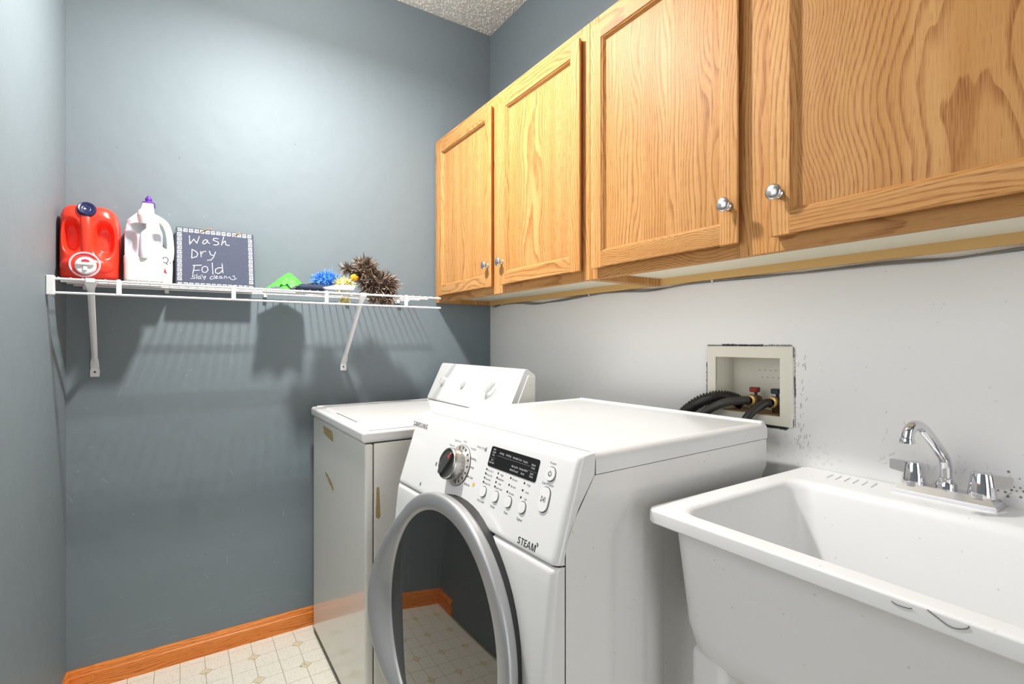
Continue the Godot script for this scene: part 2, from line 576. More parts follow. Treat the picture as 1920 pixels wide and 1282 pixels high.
	mb.bx(Vector3(XR, 0, hz1), Vector3(XR + 0.02, 1.358, ZF + T))
	mb.bx(Vector3(XR, 0, hz0), Vector3(XR + 0.02, hy0, hz1))
	mb.bx(Vector3(XR, hy1, hz0), Vector3(XR + 0.02, 1.358, hz1))
	obj("white_painted_area", mb, wm, wr)
	mb = MB.new()
	mb.bx(Vector3(XR + 0.115, 0, ZB - T), Vector3(XR + 0.2, 1.358, ZF + T))
	obj("wall_backing", mb, wm, wr)
	# wall behind the camera with an open doorway
	var dx0 := 0.08; var dx1 := 0.86; var dh := 2.08
	mb = MB.new()
	mb.us = Vector2(0.6, -1.0 / HC)
	mb.bx(Vector3(XL, 0, ZF), Vector3(dx0, HC, ZF + T)); mb.bx(Vector3(dx1, 0, ZF), Vector3(XR, HC, ZF + T)); mb.bx(Vector3(dx0, dh, ZF), Vector3(dx1, HC, ZF + T))
	struct("wall_front", mb, blue)
	mb = MB.new()
	mb.gax = 1
	mb.bx(Vector3(dx0 - 0.06, 0, ZF - 0.014), Vector3(dx0, dh + 0.06, ZF), 0.003); mb.bx(Vector3(dx1, 0, ZF - 0.014), Vector3(dx1 + 0.06, dh + 0.06, ZF), 0.003); mb.bx(Vector3(dx0, dh, ZF - 0.014), Vector3(dx1, dh + 0.06, ZF), 0.003)
	struct("trim_1", mb, M.oak_base)
	var win := MB.new()
	var fw := 0.045
	win.bx(Vector3(XL - 0.075, WY0, WZ0), Vector3(XL - 0.035, WY1, WZ0 + fw), 0.004); win.bx(Vector3(XL - 0.075, WY0, WZ1 - fw), Vector3(XL - 0.035, WY1, WZ1), 0.004)
	win.bx(Vector3(XL - 0.075, WY0, WZ0), Vector3(XL - 0.035, WY0 + fw, WZ1), 0.004); win.bx(Vector3(XL - 0.075, WY1 - fw, WZ0), Vector3(XL - 0.035, WY1, WZ1), 0.004)
	win.bx(Vector3(XL - 0.075, (WY0 + WY1) / 2 - 0.02, WZ0), Vector3(XL - 0.035, (WY0 + WY1) / 2 + 0.02, WZ1), 0.004)
	var wn := struct("window_1", win, M.plastic_white)
	var gl := mat(Color(1, 1, 1, 0.06), 0.02)
	gl.transparency = BaseMaterial3D.TRANSPARENCY_ALPHA
	for k in 2:
		mb = MB.new()
		var ya := WY0 + fw if k == 0 else (WY0 + WY1) / 2 + 0.02
		mb.bx(Vector3(XL - 0.057, ya, WZ0 + fw), Vector3(XL - 0.053, ya + (WY1 - WY0) / 2 - fw - 0.02, WZ1 - fw))
		obj("pane", mb, gl, wn)
	mb = MB.new()
	mb.bx(Vector3(XL - 0.035, WY0 - 0.02, WZ0 - 0.03), Vector3(XL + 0.018, WY0, WZ1 + 0.03), 0.004)
	obj("window_sill", mb, M.oak_base, wn)
	# oak baseboards
	var prof := [Vector2(0, 0), Vector2(0.0125, 0), Vector2(0.0125, 0.050), Vector2(0.0115, 0.054), Vector2(0.0095, 0.056), Vector2(0.009, 0.062), Vector2(0.006, 0.070), Vector2(0.003, 0.0745), Vector2(0, 0.075)]
	mb = MB.new(); mb.gax = 0; mb.us = Vector2(2.5, 1.25); mb.uo = Vector2(0.1, 0.3)
	for k in range(1, prof.size() - 1):
		var a: Vector2 = prof[k]; var b: Vector2 = prof[k + 1]
		mb.face([Vector3(XL, a.y, ZB + a.x), Vector3(XR, a.y, ZB + a.x), Vector3(XR, b.y, ZB + b.x), Vector3(XL, b.y, ZB + b.x)], Vector3(0.5, 0.02, ZB - 0.01))
	mb.bx(Vector3(XL, 0.0, ZB), Vector3(XR, 0.05, ZB + 0.0124))
	struct("baseboard_back", mb, M.oak_base)
	var BE := -2.06     # the left one is only a short return
	mb = MB.new(); mb.gax = 2; mb.us = Vector2(2.5, 1.25); mb.uo = Vector2(0.2, 0.0)
	for k in range(1, prof.size() - 1):
		var a: Vector2 = prof[k]; var b: Vector2 = prof[k + 1]
		mb.face([Vector3(XL + a.x, a.y, ZB + 0.0124), Vector3(XL + a.x, a.y, BE), Vector3(XL + b.x, b.y, BE), Vector3(XL + b.x, b.y, ZB + 0.0124)], Vector3(XL - 0.01, 0.02, -1.0))
	mb.bx(Vector3(XL, 0.0, ZB + 0.0124), Vector3(XL + 0.0124, 0.05, BE))
	struct("baseboard_left", mb, M.oak_base)

func popcorn_tex() -> ImageTexture:
	var im := px_image(256, 256, rgb(220, 219, 213))
	for k in 2600: dab(im, rng.randf() * 256, rng.randf() * 256, rng.randf_range(0.4, 1.6), rgb(195, 194, 188).lerp(rgb(240, 240, 236), rng.randf()), 0.6)
	return tex(im)

func white_wall_tex() -> ImageTexture:
	# 2.4 m of wall from the back corner, 1.36 m high
	var w := 1600; var h := 906
	var im := px_image(w, h, rgb(240, 240, 239))
	rng.seed = 21
	var at := func(z: float, y: float) -> Vector2: return Vector2((z + 2.22) / 2.4 * w, (1.0 - y / 1.36) * h)
	for k in 45: dab(im, rng.randf() * w, h * rng.randf(), rng.randf_range(0.2, 0.8), rgb(120, 118, 112), rng.randf_range(0.3, 0.8))
	# scuffs round the tap
	for k in 70:
		var p: Vector2 = at.call(rng.randf_range(-0.50, -0.10), 0.89 + absf(rng.randfn(0.0, 0.045)))
		var a := rng.randf_range(0.4, 2.4)
		stroke(im, [p, p + Vector2(cos(a), -sin(a)) * rng.randf_range(2, 9)], rng.randf_range(0.2, 0.45), rgb(110, 108, 105), rng.randf_range(0.08, 0.35), 0.4)
	for k in 40: dab(im, (at.call(-0.29, 0.90) as Vector2).x + rng.randfn(0, 9), (at.call(-0.29, 0.89) as Vector2).y + rng.randfn(0, 7), rng.randf_range(0.4, 1.4), rgb(40, 40, 42), 0.7)
	for k in 50:
		var p: Vector2 = at.call(rng.randf_range(-0.75, 0.1), rng.randf_range(1.05, 1.25))
		dab(im, p.x, p.y, rng.randf_range(0.2, 0.6), rgb(140, 138, 134), 0.5)
	# open joint and dirt round the outlet box
	var seg := [[-0.95, 1.16, -0.70, 1.161, 0.6], [-0.90, 1.161, -0.78, 1.1605, 1.6], [-0.951, 1.11, -0.951, 1.02, 1.0], [-0.692, 1.155, -0.691, 0.95, 0.4], [-0.692, 1.08, -0.691, 1.03, 1.0], [-0.80, 0.944, -0.71, 0.9455, 3.2], [-0.86, 0.942, -0.72, 0.944, 2.0]]
	for s in seg: stroke(im, [at.call(s[0], s[1]), at.call(s[2], s[3])], s[4], rgb(50, 52, 52), 0.8, 0.8)
	for k in 30:
		var p: Vector2 = at.call(-0.672 + rng.randfn(0, 0.01), rng.randf_range(0.9, 1.14))
		stroke(im, [p, p + Vector2(rng.randf_range(-2, 2), rng.randf_range(2, 9))], 0.4, rgb(120, 116, 122), 0.4)
	for k in 40:
		var p: Vector2 = at.call(-0.66 + rng.randfn(0, 0.05), rng.randf_range(0.86, 0.93))
		dab(im, p.x, p.y, rng.randf_range(1, 3), rgb(150, 150, 150), 0.10)
	# uneven paint edge and bare patches under the cabinets
	for s in [[-2.19, -1.98, 3.0], [-1.62, -1.35, 4.0], [-1.02, -0.80, 4.0], [-0.30, 0.0, 3.0]]:
		stroke(im, [at.call(s[0], 1.357), at.call((s[0] + s[1]) / 2, 1.351), at.call(s[1], 1.357)], s[2] * 0.6, rgb(214, 196, 160), 0.8, 1.0)
	return tex(im)

func ceiling_lamp(p: Vector3, energy: float) -> void:
	var t := thing("ceiling_light", "small round glass globe ceiling light on a metal stem in the middle of the room", "lamp", Vector3(p.x, 0, p.z))
	var mb := MB.new()
	mb.lathe([Vector2(0, HC), Vector2(0.075, HC), Vector2(0.075, HC - 0.02), Vector2(0.03, HC - 0.03), Vector2(0.012, HC - 0.05), Vector2(0.012, p.y + 0.06), Vector2(0.026, p.y + 0.055), Vector2(0.026, p.y + 0.042), Vector2(0, p.y + 0.042)], 32)
	obj("base", mb, M.nickel, t)
	mb = MB.new()
	ball(mb, Vector3(0, p.y, 0), Vector3(0.058, 0.058, 0.058), 28, 16)
	var g := mat(Color(1, 1, 1), 0.3)
	g.emission_enabled = true; g.emission = Color(1.0, 0.97, 0.92); g.emission_energy_multiplier = 5.0
	obj("globe", mb, g, t)
	var o := OmniLight3D.new()
	o.name = "globe_light"; o.position = Vector3(0, p.y, 0)
	o.light_color = Color(1.0, 0.99, 0.975); o.light_energy = energy * 0.13; o.light_size = 0.05
	o.omni_range = 8.0; o.omni_attenuation = 2.0; o.shadow_enabled = true
	t.add_child(o)
	var l := AreaLight3D.new()      # the brighter, downward share of the same lamp, just under its face
	l.name = "lamp_light"; l.position = Vector3(0, p.y - 0.060, 0)
	l.rotation.x = -PI / 2
	l.area_size = Vector2(0.10, 0.10)
	l.light_color = Color(1.0, 0.99, 0.975); l.light_energy = energy
	l.area_range = 8.0; l.area_attenuation = 2.0; l.shadow_enabled = true
	t.add_child(l)

# ---------------------------------------------------------------- wall cabinets
func oak_piece(called: String, parent: Node, a: Vector3, b: Vector3, grain: int, m: Material, r := 0.0) -> MeshInstance3D:
	var mb := MB.new()
	mb.gax = grain; mb.us = Vector2(2.5, 1.25); mb.uo = Vector2(rng.randf(), rng.randf() * 0.3)
	mb.bx(a, b, r)
	return obj(called, mb, m, parent)
func frame_member(called: String, parent: Node, len_: float, w: float, along: int, inner: int, m: Material, at: Vector3) -> void:
	# a door stile or rail: back-cut outer edge, flat face, moulded inner edge; cross-section (across, depth)
	var T := 0.019
	var sec := [Vector2(0.010, 0.0), Vector2(0.0075, 0.004), Vector2(0.0, T - 0.003), Vector2(0.002, T), Vector2(w, T), Vector2(w + 0.0025, T - 0.0035), Vector2(w + 0.004, T - 0.004), Vector2(w + 0.009, T - 0.0125), Vector2(w + 0.009, 0.0)]
	var mb := MB.new()
	mb.gax = along; mb.us = Vector2(2.5, 1.25); mb.uo = Vector2(rng.randf(), rng.randf() * 0.2)
	var cr := 1 - along
	for k in sec.size():
		var ps := []
		for e in [[sec[k], 0.0], [sec[(k + 1) % sec.size()], 0.0], [sec[(k + 1) % sec.size()], len_], [sec[k], len_]]:
			var p := at
			p[cr] += e[0].x * inner; p[along] += e[1]; p.z += e[0].y
			ps.append(p)
		var mid := at
		mid[cr] += w * 0.5 * inner; mid[along] += len_ * 0.5; mid.z += T * 0.5
		mb.face(ps, mid)
	for e in [0.0, len_]:
		var ps := []
		for s in sec:
			var p := at
			p[cr] += s.x * inner; p[along] += e; p.z += s.y
			ps.append(p)
		var mid := at
		mid[along] += len_ * 0.5
		mb.face(ps, mid)
	obj(called, mb, m, parent)
func cab_door(parent: Node, x0: float, x1: float, y0: float, y1: float, z: float, knob_right: bool, pm: Material, fm: Material, rm: Material, uo: Vector2) -> void:
	var W := x1 - x0; var H := y1 - y0; var s := 0.043
	var mb := MB.new()
	mb.us = Vector2(2.5, 1.25); mb.uo = uo
	mb.bx(Vector3(s - 0.004, s - 0.004, 0.002), Vector3(W - s + 0.004, H - s + 0.004, 0.006))
	var d := obj("door", mb, pm, parent)
	d.position = Vector3(x0, y0, z)
	frame_member("stile", d, H, s, 1, 1, fm, Vector3(0, 0, 0))
	frame_member("stile", d, H, s, 1, -1, fm, Vector3(W, 0, 0))
	frame_member("rail", d, W - 2 * s, s, 0, 1, rm, Vector3(s, 0, 0))
	frame_member("rail", d, W - 2 * s, s, 0, -1, rm, Vector3(s, H, 0))
	mb = MB.new()
	var prof := [Vector2(0, 0), Vector2(0.0095, 0), Vector2(0.0095, 0.002), Vector2(0.0055, 0.006), Vector2(0.0048, 0.012), Vector2(0.008, 0.0165), Vector2(0.0135, 0.018), Vector2(0.0158, 0.0205), Vector2(0.0155, 0.0225), Vector2(0.012, 0.0252), Vector2(0.006, 0.0272), Vector2(0, 0.0278)]
	mb.lathe(prof, 28, Transform3D(Basis(Vector3.RIGHT, PI / 2), Vector3.ZERO))
	var kn := obj("knob", mb, M.nickel, d)
	kn.position = Vector3(W - 0.022 if knob_right else 0.022, 0.083, 0.019)
func wall_cabinet(called: String, label: String, z0: float, z1: float, doors: Array) -> void:
	var y0 := 1.354; var H := 0.763; var D := 0.3073; var W := z1 - z0
	var t := thing(called, label, "cabinet", Vector3(XR, y0, z0), -PI / 2, "oak wall cabinets")
	oak_piece("side_panel", t, Vector3(0, 0, 0), Vector3(0.016, H, D - 0.019), 1, M.oak_d)
	oak_piece("side_panel", t, Vector3(W - 0.016, 0, 0), Vector3(W, H, D - 0.019), 1, M.oak_d)
	oak_piece("top_panel", t, Vector3(0.016, H - 0.016, 0), Vector3(W - 0.016, H, D - 0.019), 0, M.oak_d)
	oak_piece("hanging_rail", t, Vector3(0.016, 0.0, 0.0), Vector3(W - 0.016, 0.022, 0.018), 0, M.ply)
	var mb := MB.new()
	mb.bx(Vector3(0.016, 0.021, 0), Vector3(W - 0.016, 0.033, D - 0.019))
	obj("bottom_panel", mb, M.cream, t)
	mb = MB.new()
	mb.bx(Vector3(0.016, 0.033, 0), Vector3(W - 0.016, H - 0.016, 0.006))
	obj("back_panel", mb, M.cream, t)
	# face frame
	var f0 := D - 0.019
	var gaps := [[0.0, doors[0][0] + 0.015], [doors[0][1] - 0.012, doors[1][0] + 0.012], [doors[1][1] - 0.012, W]]
	for g in gaps: oak_piece("face_frame_stile", t, Vector3(g[0], 0, f0), Vector3(g[1], H, D), 1, M.oak_d if g[0] == 0.0 else M.oak_b, 0.0012)
	for k in 2:
		oak_piece("face_frame_rail", t, Vector3(gaps[k][1], 0, f0), Vector3(gaps[k + 1][0], 0.042, D - 0.0003), 0, M.oak_c, 0.0012)
		oak_piece("face_frame_rail", t, Vector3(gaps[k][1], H - 0.05, f0), Vector3(gaps[k + 1][0], H, D - 0.0003), 0, M.oak_b, 0.0012)
	cab_door(t, doors[0][0], doors[0][1], 0.029, 0.725, D, true, doors[0][2], M.oak_b, M.oak_c, doors[0][3])
	cab_door(t, doors[1][0], doors[1][1], 0.029, 0.725, D, false, doors[1][2], M.oak_b, M.oak_d, doors[1][3])
func cabinets() -> void:
	rng.seed = 77
	var a0 := -2.213
	wall_cabinet("wall_cabinet", "two-door honey oak wall cabinet in the back corner, above the older washing machine", a0, -1.13, [[-2.155 - a0, -1.672 - a0, M.oak_b, Vector2(0.0, 0.05)], [-1.612 - a0, -1.155 - a0, M.oak_a, Vector2(0.04, 0.0)]])
	var b0 := -1.129
	wall_cabinet("wall_cabinet", "nearer two-door honey oak wall cabinet with big round knobs, above the sink", b0, -0.06, [[-1.108 - b0, -0.642 - b0, M.oak_d, Vector2(0.02, 0.0)], [-0.575 - b0, -0.110 - b0, M.oak_c, Vector2(0.0, 0.03)]])

func cable() -> void:
	var px := [[-2.19, 1.347], [-2.1, 1.353], [-1.95, 1.350], [-1.82, 1.338], [-1.66, 1.343], [-1.47, 1.352], [-1.3, 1.349], [-1.17, 1.341], [-1.05, 1.348], [-0.93, 1.352], [-0.8, 1.349], [-0.66, 1.345], [-0.5, 1.344], [-0.38, 1.340], [-0.25, 1.347], [-0.1, 1.352], [0.1, 1.350]]
	var mb := MB.new()
	var pts := []
	for p in px: pts.append(Vector3(XR - 0.004, p[1], p[0]))
	mb.tube(spline(pts, 8), 0.0026, 8)
	var pts2 := []
	for p in px: pts2.append(Vector3(XR - 0.0035, p[1] + 0.005 * sin(p[0] * 9.0), p[0] + 0.02))
	mb.tube(spline(pts2, 8), 0.0016, 6)
	var m := mat(rgb(128, 126, 122), 0.5)
	var o := obj("cable", mb, m)
	tag(o, "thin grey cable stapled along the wall just under the cabinets", "cable")
	for z in [-2.1, -1.47, -0.93, -0.1]:
		mb = MB.new()
		var y := 1.352
		mb.bx(Vector3(XR - 0.0085, y - 0.005, z - 0.003), Vector3(XR, y + 0.005, z + 0.003), 0.001)
		mb.lathe([Vector2(0, 0), Vector2(0.0025, 0), Vector2(0.002, 0.0012), Vector2(0, 0.0015)], 10, Transform3D(Basis(Vector3(0, 0, 1), PI / 2), Vector3(XR - 0.004, y - 0.009, z)))
		obj("staple", mb, M.plastic_white, o)

# ---------------------------------------------------------------- washer
func washer() -> void:
	var t := thing("washing_machine", "older white top-loading washing machine beside the slate blue wall, with three small console knobs", "washing machine", Vector3(1.066, 0, -1.467), PI)
	var mb := MB.new()
	mb.bx(Vector3(0.0, 0.022, 0.0), Vector3(0.5868, 0.8715, 0.681), 0.004)
	obj("cabinet", mb, M.washer, t)
	mb = MB.new()
	mb.bx(Vector3(0.5885, 0.022, 0.0), Vector3(0.613, 0.8715, 0.681), 0.008, 2)
	obj("front_panel", mb, M.washer, t)
	mb = MB.new()
	mb.bx(Vector3(0.01, 0.03, 0.006), Vector3(0.607, 0.90, 0.675))
	obj("inner_shell", mb, M.seam, t)
	mb = MB.new()
	mb.bx(Vector3(0.02, 0.0, 0.01), Vector3(0.603, 0.024, 0.672))
	obj("base_rail", mb, mat(rgb(70, 64, 50), 0.7), t)
	mb = MB.new()
	mb.bx(Vector3(0.0, 0.8745, -0.003), Vector3(0.622, 0.9105, 0.684), 0.011, 3)
	var top := obj("top_panel", mb, M.enamel, t)
	mb = MB.new()
	mb.bx(Vector3(0.135, 0.905, 0.035), Vector3(0.583, 0.9145, 0.648), 0.004, 2)
	var lid := obj("lid", mb, M.enamel, t)
	mb = MB.new()
	mb.bx(Vector3(0.5835, 0.9098, 0.18), Vector3(0.5855, 0.9112, 0.43))
	obj("lid_gap", mb, M.seam, top)
	mb = MB.new()
	mb.bx(Vector3(0.562, 0.9142, 0.19), Vector3(0.580, 0.9152, 0.25), 0.0004)
	obj("lid_grip", mb, M.plastic_white, lid)
	# raised rim round the top
	mb = MB.new()
	mb.bx(Vector3(0.115, 0.909, 0.668), Vector3(0.60, 0.9128, 0.680), 0.0018)
	obj("rim", mb, M.enamel, top)
	mb = MB.new()
	mb.bx(Vector3(0.115, 0.909, 0.003), Vector3(0.60, 0.9128, 0.016), 0.0018)
	obj("rim", mb, M.enamel, top)
	# console
	mb = MB.new()
	var poly := PackedVector2Array([Vector2(0, 0.9108), Vector2(0.112, 0.9108), Vector2(0.119, 0.916), Vector2(0.118, 0.922), Vector2(0.048, 1.066), Vector2(0.042, 1.0725), Vector2(0.034, 1.0735), Vector2(0.004, 1.054), Vector2(0, 1.048)])
	mb.prism(poly, 0.004, 0.677, Transform3D(), 0.0)
	var con := obj("console", mb, M.enamel, t)
	mb = MB.new()
	var side := PackedVector2Array([Vector2(0.004, 0.913), Vector2(0.096, 0.913), Vector2(0.032, 1.052), Vector2(0.004, 1.043)])
	mb.prism(side, 0.0042, 0.001, Transform3D(), 0.001)
	obj("end_cap", mb, M.washer, con)
	var ct := func(w: float, y: float, lift: float) -> Transform3D:
		var nn := Vector3(0.905, 0.425, 0); var up := Vector3(-0.425, 0.905, 0)
		return Transform3D(Basis(Vector3(0, 0, -1), up, nn), Vector3(0.119 - (y - 0.91) * 0.469, y, w) + nn * lift)
	mb = MB.new()
	mb.xf = ct.call(0.345, 1.049, 0.0)
	mb.bx(Vector3(-0.295, -0.001, -0.001), Vector3(0.305, 0.001, 0.0006))
	obj("console_line", mb, M.ink_soft, con)
	for d in [[0.574, 0.995, 0.019], [0.388, 0.998, 0.018], [0.164, 0.999, 0.034]]:
		var big: bool = d[2] > 0.03
		mb = MB.new()
		mb.xf = ct.call(d[0], d[1], 0.0)
		var r: float = d[2]
		var ax := Transform3D(Basis(Vector3.RIGHT, PI / 2), Vector3.ZERO)
		if big:
			mb.lathe([Vector2(0, 0), Vector2(0.044, 0), Vector2(0.043, 0.006), Vector2(0.036, 0.007), Vector2(0.035, 0.014), Vector2(0.03, 0.017), Vector2(0, 0.017)], 32, ax)
		else:
			mb.lathe([Vector2(0, 0), Vector2(r, 0), Vector2(r * 0.97, 0.004), Vector2(r * 0.85, 0.006), Vector2(0, 0.006)], 28, ax)
		mb.xf = mb.xf * Transform3D(Basis(Vector3(0, 0, 1), 0.75), Vector3.ZERO)
		var bh := 0.036 if big else 0.024
		var bw := r * (0.42 if big else 0.5)
		var pl := PackedVector2Array([Vector2(-r * 0.92, -bw * 0.75), Vector2(-r * 0.6, -bw), Vector2(r * 0.6, -bw), Vector2(r * 0.92, -bw * 0.75), Vector2(r * 0.92, bw * 0.75), Vector2(r * 0.6, bw), Vector2(-r * 0.6, bw), Vector2(-r * 0.92, bw * 0.75)])
		mb.prism(pl, 0.004, bh, Transform3D(), 0.003)
		obj("knob", mb, M.plastic_white, con)
		# dark skirt line and the small scale marks round the knob
		mb = MB.new()
		var R: float = 0.0455 if big else r * 1.12
		mb.xf = ct.call(d[0], d[1], 0.0)
		mb.prism(arc_band(R - 0.001, R + 0.001, -2.6, 0.6), -0.001, 0.0005)
		var cnt := 22 if big else 5
		for k in cnt:
			var an := lerpf(-2.7, 2.9, float(k) / (cnt - 1)) if big else lerpf(-0.3, 2.6, float(k) / (cnt - 1))
			var c2 := Vector2(cos(an), sin(an)) * (R + 0.006)
			mb.bx(Vector3(c2.x - 0.003, c2.y - 0.0006, -0.0005), Vector3(c2.x + 0.003, c2.y + 0.0006, 0.0003))
		obj("dial_print", mb, M.ink_soft, con).set_meta("kind", "stuff")
	mb = MB.new()
	for d in [[0.56, 1.035, 0.05], [0.585, 0.952, 0.03], [0.575, 0.945, 0.06], [0.37, 1.035, 0.024], [0.375, 0.952, 0.034], [0.372, 0.945, 0.026], [0.16, 1.042, 0.03], [0.06, 1.037, 0.03], [0.14, 0.935, 0.08]]:
		mb.xf = ct.call(d[0], d[1], 0.0)
		var x: float = -d[2] / 2.0
		rng.seed = int(d[0] * 1000)
		while x < d[2] / 2.0:
			var l := rng.randf_range(0.0012, 0.003)
			mb.bx(Vector3(x, -0.0012, -0.0005), Vector3(x + l, 0.0012, 0.0003))
			x += l + rng.randf_range(0.001, 0.002)
	obj("console_print", mb, M.ink_soft, con).set_meta("kind", "stuff")
	# torn yellowed sticker remains
	var stick := mat(rgb(172, 150, 96), 0.7)
	var im := px_image(64, 64, rgb(170, 150, 100))
	rng.seed = 5
	for k in 90: dab(im, rng.randf() * 64, rng.randf() * 64, rng.randf_range(0.5, 2.5), rgb(120, 98, 50).lerp(rgb(235, 228, 205), rng.randf()), 0.8)
	stick.albedo_color = Color.WHITE; stick.albedo_texture = tex(im); stick.uv1_triplanar = true; stick.uv1_scale = Vector3.ONE * 14.0
	for q in [[[0.515, 0.857], [0.385, 0.855], [0.365, 0.833], [0.37, 0.818], [0.50, 0.829]], [[0.487, 0.690], [0.44, 0.687], [0.372, 0.668], [0.358, 0.650], [0.375, 0.648], [0.42, 0.662], [0.47, 0.678]]]:
		mb = MB.new()
		var f := []
		for e in q: f.append(Vector3(0.6134, e[1], e[0]))
		mb.face(f, Vector3(0, 0.5, 0.3))
		obj("sticker_remnant", mb, stick, t)
	mb = MB.new()
	mb.face([Vector3(0.5795, 0.742, -0.0003), Vector3(0.5715, 0.742, -0.0003), Vector3(0.5675, 0.655, -0.0003), Vector3(0.573, 0.648, -0.0003), Vector3(0.582, 0.655, -0.0003)], Vector3(0.5, 0.5, 0.3))
	obj("sticker_remnant", mb, stick, t)

# ---------------------------------------------------------------- dryer
func swept_front(mb: MB, prof: Array, w1: float, r: float, back: Callable) -> void:
	var rows := []
	var ws := []
	for k in 7: ws.append([r * (1.0 - sin(PI / 2 * (1.0 - k / 6.0))), r * (1.0 - cos(PI / 2 * (1.0 - k / 6.0)))])
	ws.append([w1 * 0.5, 0.0])
	for k in range(6, -1, -1): ws.append([w1 - ws[k][0], ws[k][1]])
	for p in prof:
		var row := PackedVector3Array()
		for e in ws: row.append(Vector3(p.x - e[1], p.y, e[0]))
		rows.append(row)
	mb.grid(rows, false, Vector3(0.4, 0.6, w1 / 2))
	for w in [0.0, w1]:
		for k in prof.size() - 1:
			var a: Vector2 = prof[k]; var b: Vector2 = prof[k + 1]
			mb.face([Vector3(a.x - r, a.y, w), Vector3(b.x - r, b.y, w), Vector3(minf(back.call(b.y), b.x - r), b.y, w), Vector3(minf(back.call(a.y), a.x - r), a.y, w)], Vector3(0.4, 0.5, w1 / 2))
func panel_at(w: float, y: float, lift := 0.0) -> Transform3D:
	var be := atan(0.058 / 0.175)
	var nn := Vector3(cos(be), sin(be), 0); var up := Vector3(-sin(be), cos(be), 0)
	return Transform3D(Basis(Vector3(0, 0, -1), up, nn), Vector3(0.648 + (0.955 - y) * 0.3314, y, w) + nn * lift)
func dryer() -> void:
	var th := deg_to_rad(2.3)
	var W := 0.686
	var t := thing("clothes_dryer", "white front-loading dryer with a big round dark glass door, beside the sink", "dryer", Vector3(1.2525, 0, -0.725), PI + th)
	# side and rear cabinet; the near side carries a pressed recess
	var mb := MB.new()
	mb.bx(Vector3(0.0, 0.02, 0.012), Vector3(0.604, 0.9228, W)); mb.bx(Vector3(0.55, 0.02, 0.012), Vector3(0.681, 0.79, W))
	var rows := []
	for a in 41:
		var y := lerpf(0.02, 0.9232, a / 40.0)
		var smax := 0.681 if y < 0.82 else lerpf(0.681, 0.610, (y - 0.82) / 0.1032)
		var row := PackedVector3Array()
		for b in 61:
			var s := smax * b / 60.0
			var q := Vector2(s - 0.2, y - 0.35).abs() - Vector2(0.365 - 0.07, 0.50 - 0.07)
			var sd := Vector2(maxf(q.x, 0), maxf(q.y, 0)).length() + minf(maxf(q.x, q.y), 0.0) - 0.07
			var d := 0.005 * smoothstep(0.0, 0.016, -sd) + 0.005 * smoothstep(0.462, 0.452, s) * smoothstep(0.0, 0.03, -sd) + 0.003 * smoothstep(0.40, 0.394, s) * smoothstep(0.0, 0.03, -sd)
			row.append(Vector3(s, y, d))
		rows.append(row)
	mb.grid(rows, false, Vector3(0.3, 0.5, 0.4))
	obj("cabinet", mb, M.speck, t)
	mb = MB.new()
	mb.bx(Vector3(0.59, 0.03, 0.004), Vector3(0.672, 0.83, W - 0.004)); mb.bx(Vector3(0.56, 0.8, 0.004), Vector3(0.612, 0.94, W - 0.004)); mb.bx(Vector3(0.02, 0.90, 0.003), Vector3(0.6, 0.94, W - 0.003))
	mb.bx(Vector3(0.6, 0.03, 0.03), Vector3(0.695, 0.78, W - 0.03))
	obj("inner_shell", mb, M.seam, t)
	for s in [0.06, 0.62]:
		for w in [0.06, W - 0.06]:
			mb = MB.new()
			mb.bx(Vector3(s - 0.02, 0, w - 0.02), Vector3(s + 0.02, 0.024, w + 0.02), 0.005)
			obj("foot", mb, M.dark, t)
	mb = MB.new()
	var sec := PackedVector2Array([Vector2(0, 0.9243), Vector2(0, 0.9465)])
	for k in range(1, 11): sec.append(Vector2(0.018 - 0.018 * cos(PI / 2 * k / 10), 0.9465 + 0.018 * sin(PI / 2 * k / 10)))
	for k in range(10, -1, -1): sec.append(Vector2(W - 0.018 + 0.018 * cos(PI / 2 * k / 10), 0.9465 + 0.018 * sin(PI / 2 * k / 10)))
	sec.append(Vector2(W, 0.9243))
	mb.prism(sec, -0.004, 0.6065, Transform3D(Basis(Vector3(0, 0, 1), Vector3.UP, Vector3.RIGHT), Vector3.ZERO), 0.0)
	mb.bx(Vector3(-0.004, 0.950, 0.004), Vector3(0.016, 0.9685, W - 0.004), 0.007, 2)
	mb.bx(Vector3(0.006, 0.950, W - 0.022), Vector3(0.6, 0.9668, W - 0.002), 0.006, 2)
	obj("top_panel", mb, M.enamel, t)
	var back := func(y: float) -> float:
		if y < 0.823: return 0.6835
		return lerpf(0.6835, 0.6085, clampf((y - 0.823) / 0.104, 0, 1))
	# lower front
	mb = MB.new()
	var low := [Vector2(0.698, 0.7725), Vector2(0.7055, 0.771), Vector2(0.709, 0.762), Vector2(0.713, 0.73), Vector2(0.7205, 0.66), Vector2(0.728, 0.59), Vector2(0.733, 0.52), Vector2(0.736, 0.44), Vector2(0.737, 0.34), Vector2(0.735, 0.2), Vector2(0.73, 0.1), Vector2(0.722, 0.05), Vector2(0.69, 0.026)]
	swept_front(mb, low, W, 0.0145, func(_y: float) -> float: return 0.6835)
	obj("front_panel", mb, M.enamel, t)
	# control panel
	mb = MB.new()
	var cp := [Vector2(0.6085, 0.9640), Vector2(0.624, 0.9643), Vector2(0.634, 0.9635), Vector2(0.6415, 0.961), Vector2(0.647, 0.9565), Vector2(0.6505, 0.9475), Vector2(0.658, 0.925), Vector2(0.676, 0.870), Vector2(0.694, 0.816), Vector2(0.7035, 0.7875), Vector2(0.7055, 0.780), Vector2(0.704, 0.7765), Vector2(0.698, 0.7755)]
	swept_front(mb, cp, W, 0.017, back)
	var p := obj("control_panel", mb, M.enamel, t)
	# brand, steam mark and the other print
	lettering(p, "SAMSUNG", 0.0135, panel_at(0.645, 0.9345), M.ink, true)
